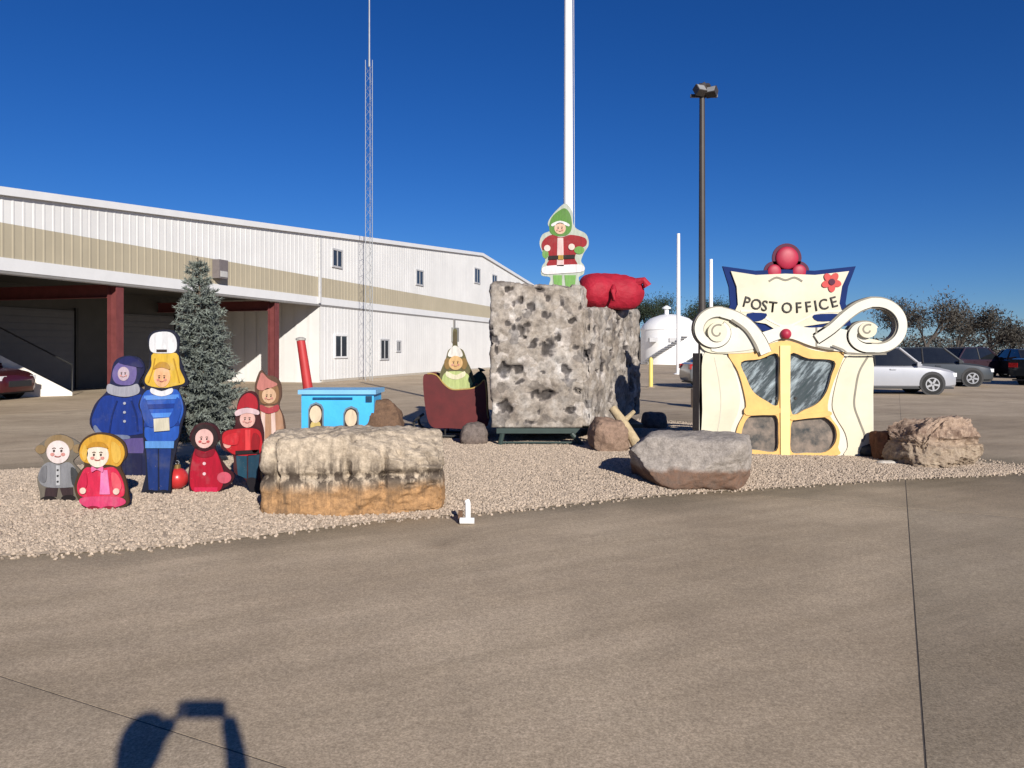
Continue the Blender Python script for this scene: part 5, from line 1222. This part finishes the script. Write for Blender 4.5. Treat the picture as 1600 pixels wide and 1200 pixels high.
# right scroll: big open oval loop
ra = smooth_line([(1272, 530), (1296, 514), (1318, 494), (1338, 480), (1358, 473)], 4) + spiral(1366, 509, 40, 36, 0.52, R(-90), 0.98, 34, 1) + spiral(1352, 522, 30, 22, 0.62, R(95), 0.45, 34, 1)
pl('scroll', [ribbon(ra, taper(len(ra), 14, 12))], 0.095, -0.061, CREAM2)
pl('scroll_outline', [ribbon(ra, taper(len(ra), 19, 16))], 0.060, 0.06, LINE)
pl('scroll_boss', [ell(1350, 516, 14, 12)], 0.122, -0.04, CREAM)
pl('scroll_outline', [ribbon(spiral(1350, 516, 10, 9, 0.8, R(-60), 0.3, 24, -1), 2.5)], 0.126, -0.1225, LINE)
pl('scroll_backing', [S([(1272, 524), (1300, 518), (1330, 522), (1352, 528), (1380, 536), (1372, 552), (1320, 548), (1276, 538)], 4)], 0.047, -0.0365, CREAM)
pl('outline', [ribbon([(1273, 512), (1273, 541), (1300, 546)], 3)], 0.064, -0.0605, LINE)
pl('outline', [ribbon(smooth_line([(1296, 540), (1312, 546), (1326, 553), (1380, 553)], 4), 2.6)], 0.099, -0.0955, LINE)
# sign
SGN = [(1141, 424), (1180, 430), (1226, 428), (1272, 430), (1325, 424), (1314, 448), (1310, 474), (1318, 500), (1284, 506), (1256, 510), (1238, 518), (1226, 522), (1212, 516), (1196, 506), (1160, 500), (1142, 498), (1152, 476), (1150, 448)]
BACK = [(1129, 416), (1180, 423), (1226, 421), (1272, 423), (1337, 416), (1325, 448), (1321, 474), (1330, 508), (1290, 514), (1262, 520), (1226, 530), (1196, 518), (1160, 508), (1130, 506), (1141, 476), (1139, 448)]
sgb = pl('sign_border', [BACK], 0.005, 0.035, NAVY)
sgn = pl('sign_board', [SGN], 0.035, -0.006, CREAM)
pl('sign_prop', [[(1190, 500), (1200, 500), (1200, 560), (1190, 560)]], -0.04, 0.09, SIDEG); pl('sign_prop', [[(1256, 500), (1266, 500), (1266, 560), (1256, 560)]], -0.04, 0.09, SIDEG)
pl('blue_scallop', [S([(1166, 490), (1196, 490), (1190, 500), (1172, 502)], 3)], 0.045, -0.036, NAVY, sgn)
pl('blue_scallop', [S([(1270, 492), (1310, 491), (1304, 500), (1276, 502)], 3)], 0.045, -0.036, NAVY, sgn)
pl('ribbon_edge', [ribbon(smooth_line([(1156, 486), (1182, 488), (1200, 500), (1226, 510), (1252, 500), (1276, 489), (1314, 486)], 5), 3)], 0.042, -0.036, CREAM2, sgn)
pl('flourish', [ribbon(smooth_line([(1200, 440), (1212, 434), (1226, 438), (1240, 434), (1252, 440)], 5), 3.2)], 0.040, -0.036, LINE, sgn)
def glyph(ch, px, py, size_px, ang, parent):
    cu = bpy.data.curves.new('letter', 'FONT'); cu.body = ch; cu.size = 1.0; cu.align_x = 'CENTER'; cu.align_y = 'CENTER'; cu.extrude = 0.0; cu.offset = 0.012; cu.resolution_u = 3
    ob = bpy.data.objects.new('letter', cu); COL.objects.link(ob)
    dg = bpy.context.evaluated_depsgraph_get(); me = bpy.data.meshes.new_from_object(ob.evaluated_get(dg)); bpy.data.objects.remove(ob)
    s_ = size_px / F * PD * 1.38; c = at(px, py, PD)
    bm = bmesh.new(); bm.from_mesh(me)
    r = bmesh.ops.extrude_face_region(bm, geom=bm.faces[:]); bmesh.ops.translate(bm, verts=[v for v in r['geom'] if isinstance(v, bmesh.types.BMVert)], vec=(0, 0, -0.02))
    for v in bm.verts:
        x, y, z = v.co; x *= s_ * 0.92; y *= s_; X = x * math.cos(ang) - y * math.sin(ang); Y = x * math.sin(ang) + y * math.cos(ang)
        v.co = (c.x + X, PD - 0.047 + (0.010 if z < -0.01 else 0), c.z + Y)
    bm.to_mesh(me); bm.free(); me.name = 'letter'; me.materials.clear(); me.materials.append(LETTER)
    o = bpy.data.objects.new('letter', me); COL.objects.link(o); o.parent = parent; o.matrix_parent_inverse = PINV(parent); return o
LETTER = mat('dark_lettering', (0.05, 0.045, 0.04), 0.6, 0.1, 8)
xs = [1165, 1180, 1193, 1206, None, 1228, 1246, 1261, 1273, 1285, 1301]
for ch, px in zip('POST OFFICE', xs):
    if px is None: continue
    u = (px - 1233) / 68.0; py = 480 - 9 * u * u * 1.0 + 2
    glyph(ch, px, py, 17, math.atan(9 * 2 * u / 68.0), sgn)
CRIM = mat('crimson_ball', (0.36, 0.018, 0.05), 0.5, 0.12, 5); DPUR = mat('dark_plum_rim', (0.07, 0.006, 0.03), 0.7, 0.1, 5)
for cx, cy, r in ((1230, 403, 18), (1210, 424, 11), (1249, 424, 11)):
    q = at(cx, cy, PD); rr = r / F * PD
    b_ = MB().lathe([(0.02 * rr / 0.16, -0.1 * rr)] + [(rr * math.sin(R(a)), rr * (0.9 - 0.6 * (1 - 0)) * -math.cos(R(a))) for a in range(20, 161, 14)], 28, (q.x, PD + 0.005, q.z), Matrix.Rotation(R(90), 3, 'X')).build('red_ball', CRIM, po); shadesmooth(b_, 60)
    MB().plate([pxz(ell(cx, cy, r + 5, r + 5, 30), PD)], PD + 0.012, PD + 0.034).build('rim', DPUR, b_)
# red flower on the sign, red knob over the door
for k in range(5):
    a = R(72 * k + 15); pl('petal', [ell(1297 + 8 * math.cos(a), 441 + 8 * math.sin(a), 8, 5.5, 14, a)], 0.050 + 0.002 * k, -0.036, mat('red_petal', (0.48, 0.045, 0.04), 0.6) if k == 0 else bpy.data.materials['red_petal'], sgn)
pl('flower_heart', [ell(1297, 441, 5, 5, 14)], 0.066, -0.06, DPUR, sgn)
q = at(1225, 522, PD); kb = MB().lathe([(0.075, 0.0), (0.075, 0.03), (0.05, 0.06), (0.01, 0.07)], 18, (q.x, PD - 0.061, q.z), Matrix.Rotation(R(90), 3, 'X')).build('knob', CRIM, po); shadesmooth(kb)
for px in (1210, 1240):
    q = at(px, 622, PD); MB().lathe([(0.012, 0), (0.012, 0.03), (0.025, 0.04), (0.02, 0.06)], 12, (q.x, PD - 0.035, q.z), Matrix.Rotation(R(90), 3, 'X')).build('door_knob', BLK, po)
SB = thing('sandbag', 'dark grey sandbag weighing down the right foot of the post office', 'sandbag', (5.18, 10.95, 0.05))  # dark lump in place of the shade at the right foot
blob('bag', '', '', [((5.13, 11.1, 0.14), (0.17, 0.2, 0.10)), ((5.18, 11.25, 0.14), (0.17, 0.2, 0.10))], mat('grey_sandbag', (0.05, 0.055, 0.055), 0.9, 0.2, 9, 0.4), amp=0.02, parent=SB, zmin=0.05)
MB().tube([(5.16, 10.88, 0.14), (5.16, 10.82, 0.16)], [0.03, 0.045], 8).build('tied_neck', bpy.data.materials['grey_sandbag'], SB)

# ------------------------------------------------------------------ the photographer behind the camera (only the shadow shows)
COAT = mat('dark_coat', (0.03, 0.035, 0.06), 0.85, 0.2, 8)
def skin_body(name, verts, edges, m, parent, sub=2, root=0):
    me = bpy.data.meshes.new(name); me.from_pydata([v[0] for v in verts], edges, []); me.update()
    o = bpy.data.objects.new(name, me); COL.objects.link(o); o.parent = parent; o.matrix_parent_inverse = PINV(parent)
    md = o.modifiers.new('skin', 'SKIN')
    for i, v in enumerate(verts):
        sv = me.skin_vertices[0].data[i]; sv.radius = v[1] if isinstance(v[1], tuple) else (v[1], v[1]); sv.use_root = (i == root)
    ss = o.modifiers.new('sub', 'SUBSURF'); ss.levels = sub; ss.render_levels = sub
    me.materials.append(m); md.use_smooth_shade = True
    return o
pe = thing('person', 'person in dark coat behind the camera whose shadow lies on the concrete', 'person', (-0.12, -0.48, 0.0))
V = [((-0.10, -0.50, 0.95), (0.17, 0.12)), ((-0.10, -0.50, 1.18), (0.16, 0.11)), ((-0.10, -0.49, 1.38), (0.19, 0.12)), ((-0.10, -0.47, 1.50), (0.06, 0.06)), ((-0.09, -0.45, 1.60), (0.10, 0.11)), ((-0.09, -0.45, 1.69), (0.095, 0.105)), ((-0.09, -0.45, 1.745), (0.05, 0.06)),
     ((-0.30, -0.48, 1.42), 0.075), ((-0.36, -0.36, 1.22), 0.055), ((-0.22, -0.14, 1.42), 0.045), ((-0.12, -0.06, 1.55), 0.035),
     ((0.12, -0.48, 1.42), 0.075), ((0.22, -0.36, 1.22), 0.055), ((0.17, -0.14, 1.42), 0.045), ((0.11, -0.06, 1.56), 0.035),
     ((-0.20, -0.50, 0.88), 0.10), ((-0.21, -0.48, 0.48), 0.07), ((-0.21, -0.51, 0.10), 0.05), ((-0.22, -0.38, 0.05), 0.045), ((0.0, -0.50, 0.88), 0.10), ((0.01, -0.48, 0.48), 0.07), ((0.01, -0.51, 0.10), 0.05), ((0.02, -0.38, 0.05), 0.045)]
E = [(0, 1), (1, 2), (2, 3), (3, 4), (4, 5), (5, 6), (2, 7), (7, 8), (8, 9), (9, 10), (2, 11), (11, 12), (12, 13), (13, 14), (0, 15), (15, 16), (16, 17), (17, 18), (0, 19), (19, 20), (20, 21), (21, 22)]
skin_body('body', V, E, COAT, pe)
FLESH = mat('skin', (0.5, 0.3, 0.22), 0.6)
for sg, bx_ in ((-1, -0.115), (1, 0.105)):
    for k in range(4):
        z = 1.545 + 0.02 * k
        skin_body('finger', [((bx_, -0.062, z), 0.010), ((bx_ - sg * 0.02, -0.045, z + 0.002), 0.009), ((bx_ - sg * 0.035, -0.030, z + 0.002), 0.008)], [(0, 1), (1, 2)], FLESH, pe, 1)
    skin_body('thumb', [((bx_, -0.075, 1.55), 0.011), ((bx_ - sg * 0.02, -0.068, 1.575), 0.010), ((bx_ - sg * 0.035, -0.060, 1.59), 0.009)], [(0, 1), (1, 2)], FLESH, pe, 1)
ph = thing('phone', 'black phone held sideways by the photographer', 'phone', (0.0, -0.035, 1.58))
MB().box((-0.082, -0.045, 1.535), (0.082, -0.036, 1.615)).build('case', BLK, ph)
MB().box((-0.078, -0.0465, 1.539), (0.078, -0.0455, 1.611)).build('screen', WGL, ph)
MB().lathe([(0.008, 0), (0.008, 0.002)], 12, (0.0, -0.0355, 1.6), Matrix.Rotation(R(-90), 3, 'X')).build('lens', WGL, ph)
